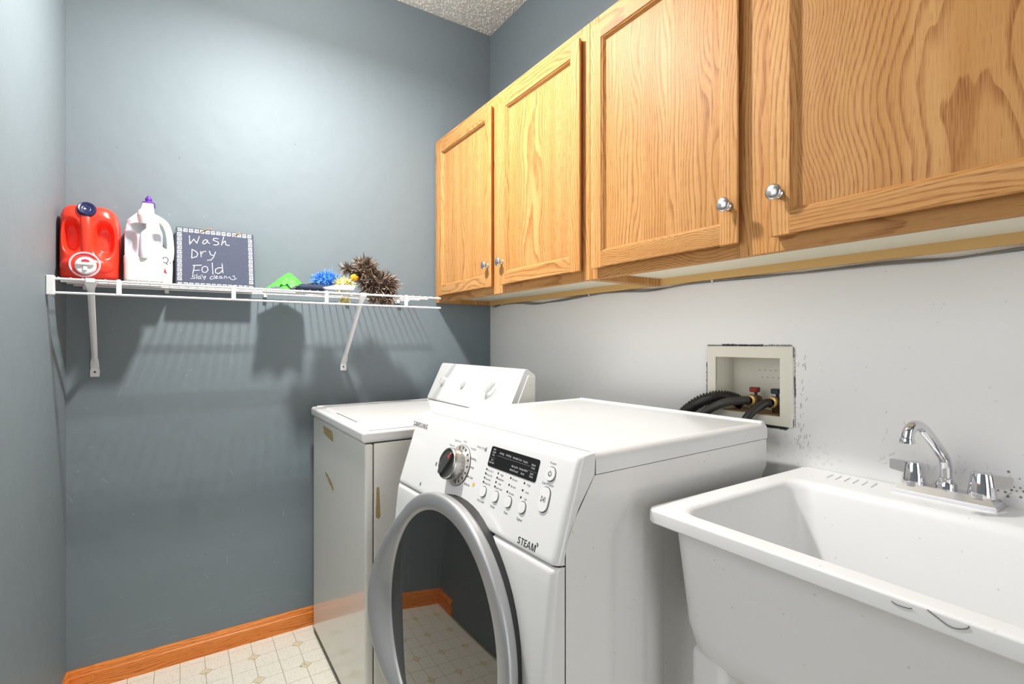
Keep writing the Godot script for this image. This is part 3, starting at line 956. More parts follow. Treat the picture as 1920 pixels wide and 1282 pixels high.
	lettering(p, "STEAM", 0.0128, panel_at(0.0855, 0.790), M.ink, true)
	mb = MB.new()
	mb.xf = panel_at(0.0575, 0.7968)
	mb.prism(arc_band(0.0032, 0.0040, -1.2, 2.2, 10), 0, 0.0003); mb.prism(arc_band(0.0012, 0.0019, -1.2, 2.2, 8), 0, 0.0003)
	obj("steam_mark", mb, M.ink, p)
	var cap := func(w: float, y: float, words: String, h := 0.0046): lettering(p, words, h, panel_at(w, y), M.ink)
	cap.call(0.066, 0.9385, "Power", 0.0048); cap.call(0.068, 0.9005, "Start/Pause", 0.0048)
	cap.call(0.266, 0.823, "Dry Level", 0.0048); cap.call(0.219, 0.823, "Temp.", 0.0048); cap.call(0.171, 0.823, "Time", 0.0048); cap.call(0.124, 0.823, "Signal", 0.0048)
	var words := [["Time Dry", 0.446, 0.911], ["Quick Dry", 0.425, 0.925], ["Cool", 0.392, 0.9285], ["Sanitize", 0.348, 0.9185], ["Bedding", 0.338, 0.898], ["Normal", 0.338, 0.880], ["Wrinkle Care", 0.339, 0.859], ["Refresh", 0.336, 0.842], ["Heavy Duty", 0.318, 0.9265]]
	for w in words: cap.call(w[1], w[2], w[0], 0.0052)
	for e in [[0.55, 0.797], [0.498, 0.857], [0.297, 0.9255]]:
		mb = MB.new()
		mb.xf = panel_at(e[0], e[1])
		mb.bx(Vector3(-0.003, -0.0045, 0), Vector3(0.003, -0.0032, 0.0003)); mb.bx(Vector3(-0.003, 0.0032, 0), Vector3(0.003, 0.0045, 0.0003)); mb.bx(Vector3(-0.003, -0.0045, 0), Vector3(-0.0017, 0.0045, 0.0003)); mb.bx(Vector3(0.0017, -0.0045, 0), Vector3(0.003, 0.0045, 0.0003)); mb.bx(Vector3(-0.0012, -0.001, 0), Vector3(0.0012, 0.001, 0.0003))
		obj("pictogram", mb, M.ink, p)
	mb = MB.new()
	mb.xf = panel_at(0.309, 0.8475)
	mb.bx(Vector3(-0.004, -0.004, 0), Vector3(0.004, 0.004, 0.0003))
	obj("pictogram", mb, M.yellow, p)
	# dial
	var ax := Transform3D(Basis(Vector3.RIGHT, PI / 2), Vector3.ZERO)
	mb = MB.new()
	mb.xf = panel_at(0.391, 0.8745)
	mb.lathe([Vector2(0, 0.0), Vector2(0.0485, 0), Vector2(0.0485, 0.002), Vector2(0.047, 0.0034), Vector2(0.0455, 0.0026), Vector2(0.03, 0.0024), Vector2(0, 0.0024)], 48, ax)
	var dial := obj("dial", mb, M.silver_light, p)
	mb = MB.new()
	for k in 12:
		var an := 2.6 - k * 0.36
		mb.xf = panel_at(0.391, 0.8745) * Transform3D(Basis(Vector3(0, 0, 1), an), Vector3(cos(an), sin(an), 0) * 0.0412)
		mb.bx(Vector3(-0.0032, -0.0019, 0.0022), Vector3(0.0032, 0.0019, 0.0031))
	mb.xf = panel_at(0.391, 0.8745)
	mb.prism(arc_band(0.0482, 0.0494, 0, TAU - 0.001, 48), -0.0005, 0.0012)
	obj("tick_mark", mb, M.ink, dial).set_meta("kind", "stuff")
	mb = MB.new()
	mb.xf = panel_at(0.400, 0.8725)
	mb.lathe([Vector2(0, 0.0022), Vector2(0.0385, 0.0022), Vector2(0.0385, 0.005), Vector2(0.0378, 0.026), Vector2(0.0368, 0.0295), Vector2(0.0345, 0.0312), Vector2(0.0335, 0.0295), Vector2(0.0332, 0.027)], 48, ax)
	obj("knob", mb, M.nickel, dial)
	mb = MB.new()
	mb.xf = panel_at(0.400, 0.8725)
	mb.lathe([Vector2(0, 0.0282), Vector2(0.0337, 0.0282), Vector2(0.0337, 0.025)], 40, ax, true)
	mb.xf = mb.xf * Transform3D(Basis(Vector3(0, 0, 1), 0.98), Vector3.ZERO)
	var gp := PackedVector2Array([Vector2(-0.033, -0.003), Vector2(-0.023, -0.010), Vector2(0.02, -0.0085), Vector2(0.0335, -0.002), Vector2(0.0335, 0.002), Vector2(0.02, 0.0085), Vector2(-0.023, 0.010), Vector2(-0.033, 0.003)])
	mb.prism(gp, 0.027, 0.0355, Transform3D(), 0.004)
	obj("knob_face", mb, mat(rgb(66, 68, 66), 0.3), dial)
	mb = MB.new()
	mb.xf = panel_at(0.400, 0.8725) * Transform3D(Basis(Vector3(0, 0, 1), 0.98), Vector3.ZERO)
	mb.prism(PackedVector2Array([Vector2(0.016, -0.0055), Vector2(0.030, -0.0025), Vector2(0.030, 0.0025), Vector2(0.016, 0.0055)]), 0.034, 0.0362, Transform3D(), 0.0005)
	obj("pointer", mb, mat(rgb(170, 62, 66), 0.4), dial)
	# display
	mb = MB.new()
	mb.xf = panel_at(0.1895, 0.9165)
	mb.prism(rrect(0.172, 0.0445, 0.005), -0.001, 0.0012, Transform3D(), 0.0004)
	var disp := obj("display", mb, M.black, p)
	mb = MB.new()
	mb.xf = panel_at(0.1895, 0.9165)
	mb.bx(Vector3(-0.058, 0.0045, 0.0011), Vector3(0.06, 0.0051, 0.0014)); mb.bx(Vector3(0.058, -0.004, 0.0011), Vector3(0.083, -0.0035, 0.0014)); mb.bx(Vector3(-0.083, -0.003, 0.0011), Vector3(-0.062, -0.0025, 0.0014))
	obj("display_line", mb, M.ink_soft, disp)
	for e in [["Drying", -0.043, 0.012], ["Cooling", -0.018, 0.012], ["Wrinkle Care", 0.014, 0.011], ["Finish", 0.042, 0.010], ["Wet", -0.072, 0.016], ["Load", -0.072, 0.010], ["Dry", -0.072, 0.004], ["Eco", -0.072, -0.007], ["Normal", -0.072, -0.013], ["More", 0.070, 0.009], ["Time", 0.070, 0.003], ["Less", 0.070, -0.008], ["Time", 0.070, -0.014], ["My Cycle", 0.012, -0.006], ["Damp Alert", 0.042, -0.006], ["Mixed Load", 0.012, -0.014], ["Rack", 0.042, -0.014]]:
		lettering(disp, e[0], 0.0040, panel_at(0.1895, 0.9165, 0.0012) * Transform3D(Basis(), Vector3(e[1], e[2], 0)), M.print_white)
	# indicator dots with their words
	mb = MB.new()
	var names := [["Very Dry", "More Dry", "Normal", "Damp Dry"], ["High", "Medium", "Low", "Extra Low"], ["60 min", "40 min", "30 min"], ["High", "Low", "Off"]]
	var cols := [0.2745, 0.229, 0.1825, 0.1355]
	for a in 4:
		var n: int = names[a].size()
		for b in n:
			var y := lerpf(0.888, 0.8612, float(b) / (n - 1))
			mb.xf = panel_at(cols[a], y)
			mb.lathe([Vector2(0.0024, 0), Vector2(0.0022, 0.0004), Vector2(0, 0.0004)], 10, ax)
			lettering(p, names[a][b], 0.0042, panel_at(cols[a] - 0.0145, y - 0.001), M.ink_soft)
	obj("indicator_dots", mb, M.black, p).set_meta("kind", "stuff")
	# buttons
	for e in [[0.265, 0.8425, 0.0115, 0.0115], [0.218, 0.8432, 0.0115, 0.0115], [0.171, 0.844, 0.0115, 0.0115], [0.124, 0.845, 0.0115, 0.0115], [0.0655, 0.9195, 0.0135, 0.0135], [0.0672, 0.8735, 0.0145, 0.0235]]:
		mb = MB.new()
		mb.xf = panel_at(e[0], e[1])
		mb.prism(rrect(e[2] * 2 - 0.0014, e[3] * 2 - 0.0014, e[2] - 0.0008, 9), -0.001, 0.0030, Transform3D(), 0.0012)
		var b := obj("button", mb, M.plastic_white, p)
		mb = MB.new()
		mb.xf = panel_at(e[0], e[1])
		mb.prism(rrect(e[2] * 2 + 0.0012, e[3] * 2 + 0.0012, e[2], 9), -0.001, 0.0004)
		obj("button_ring", mb, M.ink, b)
		if e[3] > 0.02:
			mb = MB.new()
			mb.xf = panel_at(e[0], e[1], 0.003)
			var tri := [Vector2(-0.006, 0.005), Vector2(-0.006, -0.005), Vector2(0.001, 0.0)]
			for k in 3:
				var a: Vector2 = tri[k]; var c2: Vector2 = tri[(k + 1) % 3]
				mb.tube([Vector3(a.x, a.y, 0), Vector3(c2.x, c2.y, 0)], 0.0006, 6)
			for x in [0.0025, 0.0055]: mb.tube([Vector3(x, 0.005, 0), Vector3(x, -0.005, 0)], 0.0006, 6)
			obj("start_mark", mb, M.ink, b)
		elif e[2] > 0.013:
			mb = MB.new()
			mb.xf = panel_at(e[0], e[1], 0.003)
			mb.prism(arc_band(0.0040, 0.0050, PI / 2 + 0.55, PI / 2 + TAU - 0.55, 20), 0, 0.0003); mb.bx(Vector3(-0.0005, 0.0005, 0), Vector3(0.0005, 0.0062, 0.0003))
			obj("power_mark", mb, M.ink, b)
	# door: tilted 4 degrees back
	var al := deg_to_rad(4.0)
	var dt := Transform3D(Basis(Vector3(0, 0, -1), Vector3(-sin(al), cos(al), 0), Vector3(cos(al), sin(al), 0)), Vector3(0.753, 0.535, 0.343))
	mb = MB.new()
	rows = []
	var bump := func(an: float) -> float:   # grip swell on the far side
		var d := wrapf(an - deg_to_rad(192.0), -PI, PI) / deg_to_rad(58.0)
		return 0.0 if absf(d) >= 1.0 else pow(0.5 + 0.5 * cos(PI * d), 0.7)
	var base := [[0.262, -0.008, 0.0, 0.0], [0.282, -0.010, 0.0, 0.05], [0.2875, -0.0075, 0.002, 0.25], [0.2895, -0.002, 0.006, 0.6], [0.2900, 0.006, 0.012, 0.95], [0.2893, 0.0112, 0.013, 1.08], [0.2870, 0.0145, 0.011, 1.12], [0.2830, 0.0160, 0.007, 1.08], [0.276, 0.0168, 0.002, 0.88], [0.268, 0.0168, 0.0, 0.55], [0.260, 0.0162, 0.0, 0.22], [0.2540, 0.0148, 0.0, 0.05], [0.2505, 0.0120, 0.0, 0.0], [0.2485, 0.006, 0.0, 0.0]]
	for e in base:
		var row := PackedVector3Array()
		for k in 120:
			var an := TAU * k / 120.0
			var bb: float = bump.call(an)
			var r: float = e[0] + e[2] * bb
			row.append(Vector3(cos(an) * r, sin(an) * r, e[1] + 0.036 * e[3] * bb))
		rows.append(row)
	mb.grid(rows, true, Vector3(0, 0, -0.3))
	var door := obj("door", mb, M.silver, t)
	door.transform = dt
	mb = MB.new()
	rows = []
	for a in 13:
		var r := 0.2495 * a / 12.0
		var row := PackedVector3Array()
		for k in 96: row.append(Vector3(cos(TAU * k / 96) * r, sin(TAU * k / 96) * r, 0.0085 + 0.004 * (1.0 - pow(a / 12.0, 2))))
		rows.append(row)
	mb.grid(rows, true, Vector3(0, 0, -0.5))
	obj("door_glass", mb, M.glass_dark, door)
	mb = MB.new()
	mb.lathe([Vector2(0.281, -0.075), Vector2(0.281, -0.009), Vector2(0.26, -0.009)], 64, ax)
	mb.lathe([Vector2(0, -0.004), Vector2(0.25, -0.004)], 64, ax)
	obj("door_gasket", mb, M.dark, door)
	mb = MB.new()
	mb.xf = Transform3D(Basis(Vector3(0, 0, 1), deg_to_rad(-14.0)), Vector3.ZERO)
	mb.bx(Vector3(0.280, -0.011, -0.014), Vector3(0.2912, 0.011, 0.000), 0.001)
	obj("door_latch", mb, M.dark, door)

# ---------------------------------------------------------------- laundry tub, tap, outlet box
func loop_rect(x0: float, x1: float, z0: float, z1: float, y: float, r: float, k := 7) -> PackedVector3Array:
	var out := PackedVector3Array()
	var sides := 10
	var cs := [Vector2(x1 - r, z1 - r), Vector2(x0 + r, z1 - r), Vector2(x0 + r, z0 + r), Vector2(x1 - r, z0 + r)]
	for q in 4:
		for j in k + 1:
			var a := PI / 2 * (q + float(j) / k)
			out.append(Vector3(cs[q].x + r * cos(a), y, cs[q].y + r * sin(a)))
		var e: Vector3 = out[-1]
		var a2 := PI / 2 * (q + 1)
		var nc: Vector2 = cs[(q + 1) % 4]
		var f := Vector3(nc.x + r * cos(a2), y, nc.y + r * sin(a2))
		for j in range(1, sides): out.append(e.lerp(f, float(j) / sides))
	return out
func laundry_tub() -> void:
	var t := thing("laundry_sink", "deep white plastic laundry sink on molded legs, with a chrome tap behind it", "sink", Vector3(1.029, 0, -0.36))
	var off := Vector3(-1.03, 0, 0.36)
	var L := [
		[1.0, 1.1, -0.4, -0.3, 0.553, 0.03], [0.885, 1.24, -0.56, -0.15, 0.555, 0.08], [0.832, 1.29, -0.615, -0.10, 0.566, 0.075], [0.806, 1.303, -0.630, -0.083, 0.595, 0.06], [0.796, 1.305, -0.634, -0.078, 0.64, 0.05], [0.776, 1.31, -0.637, -0.075, 0.815, 0.035], [0.774, 1.312, -0.638, -0.074, 0.828, 0.033],
		[0.750, 1.322, -0.660, -0.052, 0.830, 0.024], [0.7435, 1.3255, -0.6665, -0.0455, 0.8308, 0.022], [0.7415, 1.326, -0.667, -0.045, 0.8335, 0.022], [0.7418, 1.326, -0.667, -0.045, 0.8518, 0.022], [0.7425, 1.3257, -0.6660, -0.046, 0.8546, 0.0215], [0.7450, 1.325, -0.6635, -0.0485, 0.8560, 0.021], [0.7490, 1.324, -0.660, -0.052, 0.8564, 0.02],
		[0.7720, 1.195, -0.626, -0.086, 0.8570, 0.036], [0.7775, 1.186, -0.620, -0.092, 0.8555, 0.04], [0.7820, 1.179, -0.615, -0.097, 0.8505, 0.042], [0.7850, 1.174, -0.611, -0.101, 0.8400, 0.045], [0.793, 1.163, -0.600, -0.112, 0.79, 0.05], [0.805, 1.145, -0.583, -0.129, 0.70, 0.06], [0.818, 1.128, -0.566, -0.146, 0.625, 0.07], [0.838, 1.108, -0.545, -0.167, 0.588, 0.08], [0.88, 1.07, -0.50, -0.21, 0.574, 0.07], [0.95, 1.02, -0.40, -0.30, 0.571, 0.02]]
	var rows := []
	for e in L:
		var lp := loop_rect(e[0], e[1], e[2], e[3], e[4], e[5])
		for k in lp.size(): lp[k] += off
		rows.append(lp)
	var mb := MB.new()
	mb.grid(rows, true)
	obj("basin", mb, M.tub, t)
	mb = MB.new()
	mb.lathe([Vector2(0, 0.572), Vector2(0.042, 0.572), Vector2(0.042, 0.5745), Vector2(0.03, 0.5735), Vector2(0.0, 0.5725)], 28, Transform3D(Basis(), Vector3(0.985, 0, -0.35) + off))
	obj("drain", mb, M.chrome, t)
	for x in [0.845, 1.255]:
		for z in [-0.582, -0.13]:
			mb = MB.new()
			mb.bx(Vector3(x - 0.036, 0.0, z - 0.036) + off, Vector3(x + 0.036, 0.60, z + 0.036) + off, 0.016, 3)
			obj("leg", mb, M.tub, t)
	# small raised washboard ribs on the back ledge
	for k in 6:
		mb = MB.new()
		var z := -0.585 + 0.018 * k
		mb.tube([Vector3(1.245, 0.8572, z + 0.006) + off, Vector3(1.29, 0.8572, z) + off], 0.0018, 6)
		obj("soap_ledge_rib", mb, M.tub, t)
	# hairline cracks in the front lip
	var crack := mat(rgb(110, 108, 104), 0.8)
	for q in [[[-0.268, 0.8480], [-0.262, 0.8462], [-0.252, 0.8466], [-0.247, 0.8482]], [[-0.232, 0.8535], [-0.222, 0.8485], [-0.213, 0.8440], [-0.205, 0.8438], [-0.196, 0.8480], [-0.194, 0.8515]]]:
		mb = MB.new()
		var pts := []
		for e in q: pts.append(Vector3(0.7412, e[1], e[0]) + off)
		mb.tube(spline(pts, 6), 0.0006, 6)
		obj("crack", mb, crack, t)

func faucet() -> void:
	var t := thing("faucet", "chrome two-handle tap with a curved spout on the back ledge of the sink", "faucet", Vector3(1.285, 0.857, -0.3715))
	var ax := Transform3D()
	var mb := MB.new()
	var poly := PackedVector2Array([Vector2(-0.030, -0.082), Vector2(0.030, -0.082), Vector2(0.030, 0.082), Vector2(-0.030, 0.082)])
	mb.prism(poly, 0.0, 0.006, Transform3D(Basis(Vector3.RIGHT, Vector3(0, 0, 1), Vector3.UP), Vector3.ZERO), 0.0)
	mb.prism(PackedVector2Array([Vector2(-0.0285, -0.0805), Vector2(0.0285, -0.0805), Vector2(0.0285, 0.0805), Vector2(-0.0285, 0.0805)]), 0.006, 0.0195, Transform3D(Basis(Vector3.RIGHT, Vector3(0, 0, 1), Vector3.UP), Vector3.ZERO), 0.0125)
	obj("base_plate", mb, M.chrome_worn, t)
	for sg in [-1.0, 1.0]:
		mb = MB.new()
		mb.lathe([Vector2(0.0215, 0.016), Vector2(0.0215, 0.022), Vector2(0.0165, 0.058), Vector2(0.0150, 0.0625), Vector2(0.0, 0.0635)], 12, Transform3D(Basis(Vector3.UP, 0.26), Vector3(0, 0, sg * 0.0535)))
		var h := obj("handle", mb, M.chrome, t)
		mb = MB.new()
		var lp := PackedVector2Array([Vector2(0.008, 0.036), Vector2(0.026, 0.0385), Vector2(0.040, 0.0405), Vector2(0.043, 0.043), Vector2(0.043, 0.060), Vector2(0.040, 0.062), Vector2(0.008, 0.062)])
		mb.prism(lp, -0.005, 0.005, Transform3D(Basis(Vector3(0, 0, sg), Vector3.UP, Vector3(1, 0, 0)), Vector3(0.003, 0, sg * 0.0535)), 0.0018)
		obj("lever", mb, M.chrome, h)
	mb = MB.new()
	mb.lathe([Vector2(0.019, 0.016), Vector2(0.019, 0.030), Vector2(0.0175, 0.033), Vector2(0.012, 0.034)], 6, Transform3D(Basis(Vector3.UP, 0.3), Vector3.ZERO))
	mb.lathe([Vector2(0.0125, 0.03), Vector2(0.0125, 0.040), Vector2(0.0105, 0.042)], 20)
	obj("spout_nut", mb, M.chrome, t)
	var pts := [Vector3(0, 0.03, 0), Vector3(0, 0.058, 0), Vector3(-0.004, 0.072, -0.0005), Vector3(-0.014, 0.086, -0.0012), Vector3(-0.05, 0.117, -0.005), Vector3(-0.082, 0.142, -0.009), Vector3(-0.095, 0.150, -0.0115), Vector3(-0.108, 0.1535, -0.0145), Vector3(-0.120, 0.151, -0.0175), Vector3(-0.128, 0.143, -0.0195), Vector3(-0.131, 0.133, -0.0205), Vector3(-0.1315, 0.126, -0.021)]
	mb = MB.new()
	mb.tube(spline(pts, 8), 0.0098, 20)
	obj("spout", mb, M.chrome, t)
	mb = MB.new()
	mb.lathe([Vector2(0.0, 0.004), Vector2(0.0085, 0.004), Vector2(0.0092, 0.0), Vector2(0.0118, 0.0), Vector2(0.0122, 0.003), Vector2(0.0115, 0.007), Vector2(0.0098, 0.011)], 20, Transform3D(Basis(Vector3(0, 0, 1), -0.06), Vector3(-0.1315, 0.121, -0.021)))
	obj("aerator", mb, M.chrome, t)

func outlet_box() -> void:
	var t := thing("outlet_box", "cream washing machine outlet box recessed in the white wall behind the dryer", "outlet box", Vector3(XR, 0.948, -0.821))
	var cream := mat(rgb(229, 226, 212), 0.45)
	var y0 := 0.0; var y1 := 0.210; var z0 := -0.1265; var z1 := 0.1265
	var iy0 := 0.025; var iy1 := 0.1785; var iz0 := -0.099; var iz1 := 0.092
	var mb := MB.new()
	mb.bx(Vector3(-0.006, y0, z0), Vector3(0.004, y1, iz0), 0.0025, 2); mb.bx(Vector3(-0.006, y0, iz1), Vector3(0.004, y1, z1), 0.0025, 2)
	mb.bx(Vector3(-0.0059, y0, z0), Vector3(0.004, iy0, z1), 0.0025, 2); mb.bx(Vector3(-0.0059, iy1, z0), Vector3(0.004, y1, z1), 0.0025, 2)
	obj("flange", mb, cream, t)
	mb = MB.new()
	var d := 0.088
	mb.bx(Vector3(0.0, iy0 - 0.003, iz0 - 0.003), Vector3(d, iy0, iz1 + 0.003)); mb.bx(Vector3(0.0, iy1, iz0 - 0.003), Vector3(d, iy1 + 0.003, iz1 + 0.003))
	mb.bx(Vector3(0.0, iy0, iz0 - 0.003), Vector3(d, iy1, iz0)); mb.bx(Vector3(0.0, iy0, iz1), Vector3(d, iy1, iz1 + 0.003)); mb.bx(Vector3(d, iy0 - 0.003, iz0 - 0.003), Vector3(d + 0.003, iy1 + 0.003, iz1 + 0.003))
	obj("box_shell", mb, cream, t)
	# embossed marks on the back
	mb = MB.new()
	for k in 10: mb.bx(Vector3(d - 0.0006, 0.140 - 0.02 * (k % 2), -0.02 + 0.008 * k), Vector3(d, 0.1415 - 0.02 * (k % 2), -0.015 + 0.008 * k))
	obj("embossing", mb, M.ink_soft, t)
	mb = MB.new()
	mb.bx(Vector3(0.0, iy0, -0.075), Vector3(d, iy0 + 0.003, 0.085))
	obj("rust_stain", mb, mat(rgb(150, 122, 84), 0.8), t)
	var brass := mat(rgb(176, 148, 92), 0.35, 0.85)
	var levers := [[-0.004, mat(rgb(140, 32, 22), 0.4), "valve", "shut-off valve with a red lever"], [0.058, mat(rgb(38, 42, 50), 0.4), "valve", "shut-off valve with a dark lever"]]
	for e in levers:
		mb = MB.new()
		var o := Vector3(0.046, 0.058, e[0])
		mb.lathe([Vector2(0, 0), Vector2(0.012, 0), Vector2(0.014, 0.006), Vector2(0.014, 0.022), Vector2(0.010, 0.026), Vector2(0.010, 0.034), Vector2(0.0, 0.034)], 16, Transform3D(Basis(), Vector3(o.x, iy0 + 0.001, o.z)))
		var body_ax := Transform3D(Basis(Vector3(0, 0, 1), PI / 2) * Basis(Vector3.RIGHT, 0.0), o)
		mb.lathe([Vector2(0, -0.012), Vector2(0.013, -0.012), Vector2(0.0145, 0.0), Vector2(0.0145, 0.012), Vector2(0.011, 0.016), Vector2(0.011, 0.022)], 18, body_ax)
		var v := obj(e[2], mb, mat(rgb(104, 84, 58), 0.45, 0.6), t)
		v.set_meta("label", e[3])
		mb = MB.new()
		mb.lathe([Vector2(0.0105, 0.020), Vector2(0.0165, 0.020), Vector2(0.0172, 0.024), Vector2(0.0165, 0.031), Vector2(0.0105, 0.033)], 10, body_ax)
		obj("hose_nut", mb, brass, v)
		mb = MB.new()
		mb.bx(o + Vector3(-0.004, 0.012, -0.003), o + Vector3(0.004, 0.026, 0.003), 0.001)
		mb.bx(o + Vector3(-0.014, 0.022, -0.0125), o + Vector3(0.006, 0.036, 0.0105), 0.003, 2)
		obj("lever", mb, e[1], v)
	# hoses
	var rub := mat(rgb(62, 60, 57), 0.45)
	var black := mat(rgb(44, 41, 40), 0.4)
	mb = MB.new()
	var pts := [Vector3(1.372, 0.992, -0.868), Vector3(1.352, 1.005, -0.884), Vector3(1.325, 1.010, -0.908), Vector3(1.302, 1.0, -0.942), Vector3(1.288, 0.972, -0.982), Vector3(1.284, 0.93, -1.02), Vector3(1.284, 0.85, -1.06), Vector3(1.284, 0.65, -1.10), Vector3(1.284, 0.40, -1.14)]
	var path := spline(pts, 22)
	var rad := []
	for k in path.size(): rad.append(0.0160 + (0.0028 if (k % 4) < 2 else -0.0022))
	mb.tube(path, rad, 14)
	tag(obj("drain_hose", mb, black), "ribbed black drain hose curling out of the outlet box", "hose")
	mb = MB.new()
	pts = [Vector3(1.338, 1.006, -0.826), Vector3(1.322, 1.006, -0.838), Vector3(1.300, 1.000, -0.868), Vector3(1.288, 0.984, -0.900), Vector3(1.281, 0.955, -0.935), Vector3(1.279, 0.90, -0.965), Vector3(1.279, 0.7, -1.0), Vector3(1.279, 0.4, -1.02)]
	mb.tube(spline(pts, 8), 0.0118, 14)
	tag(obj("supply_hose", mb, rub), "smooth grey rubber hose on the valve with the red lever", "hose", "supply hoses")
	mb = MB.new()
	pts = [Vector3(1.338, 1.006, -0.764), Vector3(1.324, 1.003, -0.772), Vector3(1.303, 0.985, -0.789), Vector3(1.290, 0.962, -0.803), Vector3(1.283, 0.93, -0.818), Vector3(1.281, 0.88, -0.83), Vector3(1.281, 0.7, -0.86), Vector3(1.281, 0.4, -0.88)]
	mb.tube(spline(pts, 8), 0.0112, 14)
	tag(obj("supply_hose", mb, black), "black rubber hose on the valve with the dark lever", "hose", "supply hoses")

# ---------------------------------------------------------------- wire shelf
func wire_shelf() -> void:
	var t := thing("wire_shelf", "white wire shelf on two slanting brackets along the slate blue wall", "shelf", Vector3(0.3, 1.35, -2.067))
	var o := Vector3(0.3, 1.35, -2.067)
	var x0 := -0.299; var x1 := 0.905
	var zf := -1.915
	var rods := [[zf, 1.350, 0.0036, -0.305, x1], [zf, 1.3105, 0.0036, -0.298, x1], [-2.02, 1.3530, 0.0028, -0.297, 0.895], [-2.10, 1.3555, 0.0028, -0.295, 0.89], [-2.204, 1.3586, 0.0032, -0.292, 0.885]]
	for r in rods:
		var mb := MB.new()
		mb.tube([Vector3(r[3], r[1], r[0]) - o, Vector3(r[3] + 0.0008, r[1], r[0]) - o, Vector3(r[4] - 0.0008, r[1], r[0]) - o, Vector3(r[4], r[1], r[0]) - o], [r[2] * 0.7, r[2], r[2], r[2] * 0.7], 10)
		obj("rail", mb, M.wire_white, t)
	var mb := MB.new()
	mb.tube([Vector3(0, 0.0128, -0.139), Vector3(0, 0.0044, 0.1525), Vector3(0, 0.0030, 0.1556)], 0.0014, 6)
	var wm := mb.mesh()
	var x := x0 + 0.012
	while x < x1 - 0.004:
		var w := obj("wire", wm, M.wire_white, t)
		w.position = Vector3(x, 1.35, -2.067) - o
		x += 0.0262
	for xs in [-0.150, 0.152, 0.450, 0.755]:
		mb = MB.new()
		mb.prism(PackedVector2Array([Vector2(-0.0065, -0.041), Vector2(0.0065, -0.041), Vector2(0.0065, 0.002), Vector2(0.003, 0.0065), Vector2(-0.003, 0.0065), Vector2(-0.0065, 0.002)]), -0.004, 0.0045, Transform3D(Basis(), Vector3(xs, 1.350, zf) - o), 0.0012)
		obj("spacer", mb, M.wire_white, t)
	mb = MB.new()
	mb.bx(Vector3(XL + 0.0005, 1.303, zf - 0.012) - o, Vector3(XL + 0.019, 1.359, zf + 0.009) - o, 0.003, 2)
	obj("end_bracket", mb, M.plastic_white, t)
	for xs in [-0.262, -0.036, 0.285, 0.6, 0.83]:
		mb = MB.new()
		mb.bx(Vector3(xs - 0.007, 1.345, ZB) - o, Vector3(xs + 0.007, 1.3625, ZB + 0.022) - o, 0.003, 2)
		obj("wall_clip", mb, M.plastic_white, t)
	# the slanting brackets: folded strips with a flattened, screwed foot
	for b in [[-0.2165, -0.238, 1.062], [0.585, 0.590, 1.058]]:
		var top := Vector3(b[0], 1.352, zf + 0.002); var foot := Vector3(b[1], b[2] + 0.02, ZB + 0.006)
		var dir := (foot - top).normalized()
		var side := Vector3(1, 0, 0)
		side = (side - dir * side.dot(dir)).normalized()
		var outw := side.cross(dir)
		if outw.z < 0: outw = -outw
		rng.seed = 3
		mb = MB.new()
		var L := top.distance_to(foot)
		var rows := []
		for k in 25:
			var u := k / 24.0
			var hw := 0.0088
			var fold := 0.006
			if u < 0.12: hw = lerpf(0.015, 0.0088, smoothstep(0.03, 0.12, u)); fold = lerpf(0.001, 0.006, smoothstep(0.02, 0.12, u))
			if u > 0.86: hw = lerpf(0.0088, 0.0125, smoothstep(0.86, 0.95, u)); fold = lerpf(0.006, 0.0006, smoothstep(0.84, 0.95, u))
			var c := top + dir * L * u - o
			rows.append(PackedVector3Array([c - side * hw - outw * fold, c - side * hw * 0.8, c - side * hw * 0.1 + outw * fold * 0.7, c + side * hw * 0.2 + outw * fold * 0.7, c + side * hw * 0.85, c + side * hw - outw * fold, c + side * hw * 0.8 - outw * (fold + 0.0012), c - side * hw * 0.8 - outw * (fold + 0.0012)]))
		mb.grid(rows, true)
		var br := obj("bracket", mb, M.wire_white, t)
		mb = MB.new()
		mb.prism(PackedVector2Array([Vector2(-0.0125, -0.016), Vector2(0.0125, -0.016), Vector2(0.0132, 0.004), Vector2(0.010, 0.020), Vector2(-0.010, 0.020), Vector2(-0.0132, 0.004)]), 0.0, 0.0025, Transform3D(Basis(), Vector3(b[1], b[2] + 0.006, ZB + 0.003) - o), 0.0006)
		mb.bx(Vector3(b[1] - 0.006, b[2] - 0.002, ZB) - o, Vector3(b[1] + 0.006, b[2] + 0.012, ZB + 0.004) - o)
		obj("bracket_foot", mb, M.wire_white, br)
		mb = MB.new()
		mb.lathe([Vector2(0, 0), Vector2(0.0034, 0), Vector2(0.003, 0.0014), Vector2(0.0012, 0.002), Vector2(0.0, 0.0012)], 12, Transform3D(Basis(Vector3.RIGHT, PI / 2), Vector3(b[1], b[2] + 0.006, ZB + 0.0052) - o))
		obj("screw", mb, M.dark, br)
		mb = MB.new()
		mb.lathe([Vector2(0, 0), Vector2(0.0022, 0), Vector2(0, 0.001)], 10, Transform3D(Basis(Vector3.RIGHT, PI / 2), Vector3(b[0], 1.347, zf + 0.0035) - o))
		mb.bx(Vector3(b[0] - 0.011, 1.343, zf - 0.001) - o, Vector3(b[0] + 0.011, 1.356, zf + 0.0052) - o, 0.002)
		obj("bracket_hook", mb, M.wire_white, br)

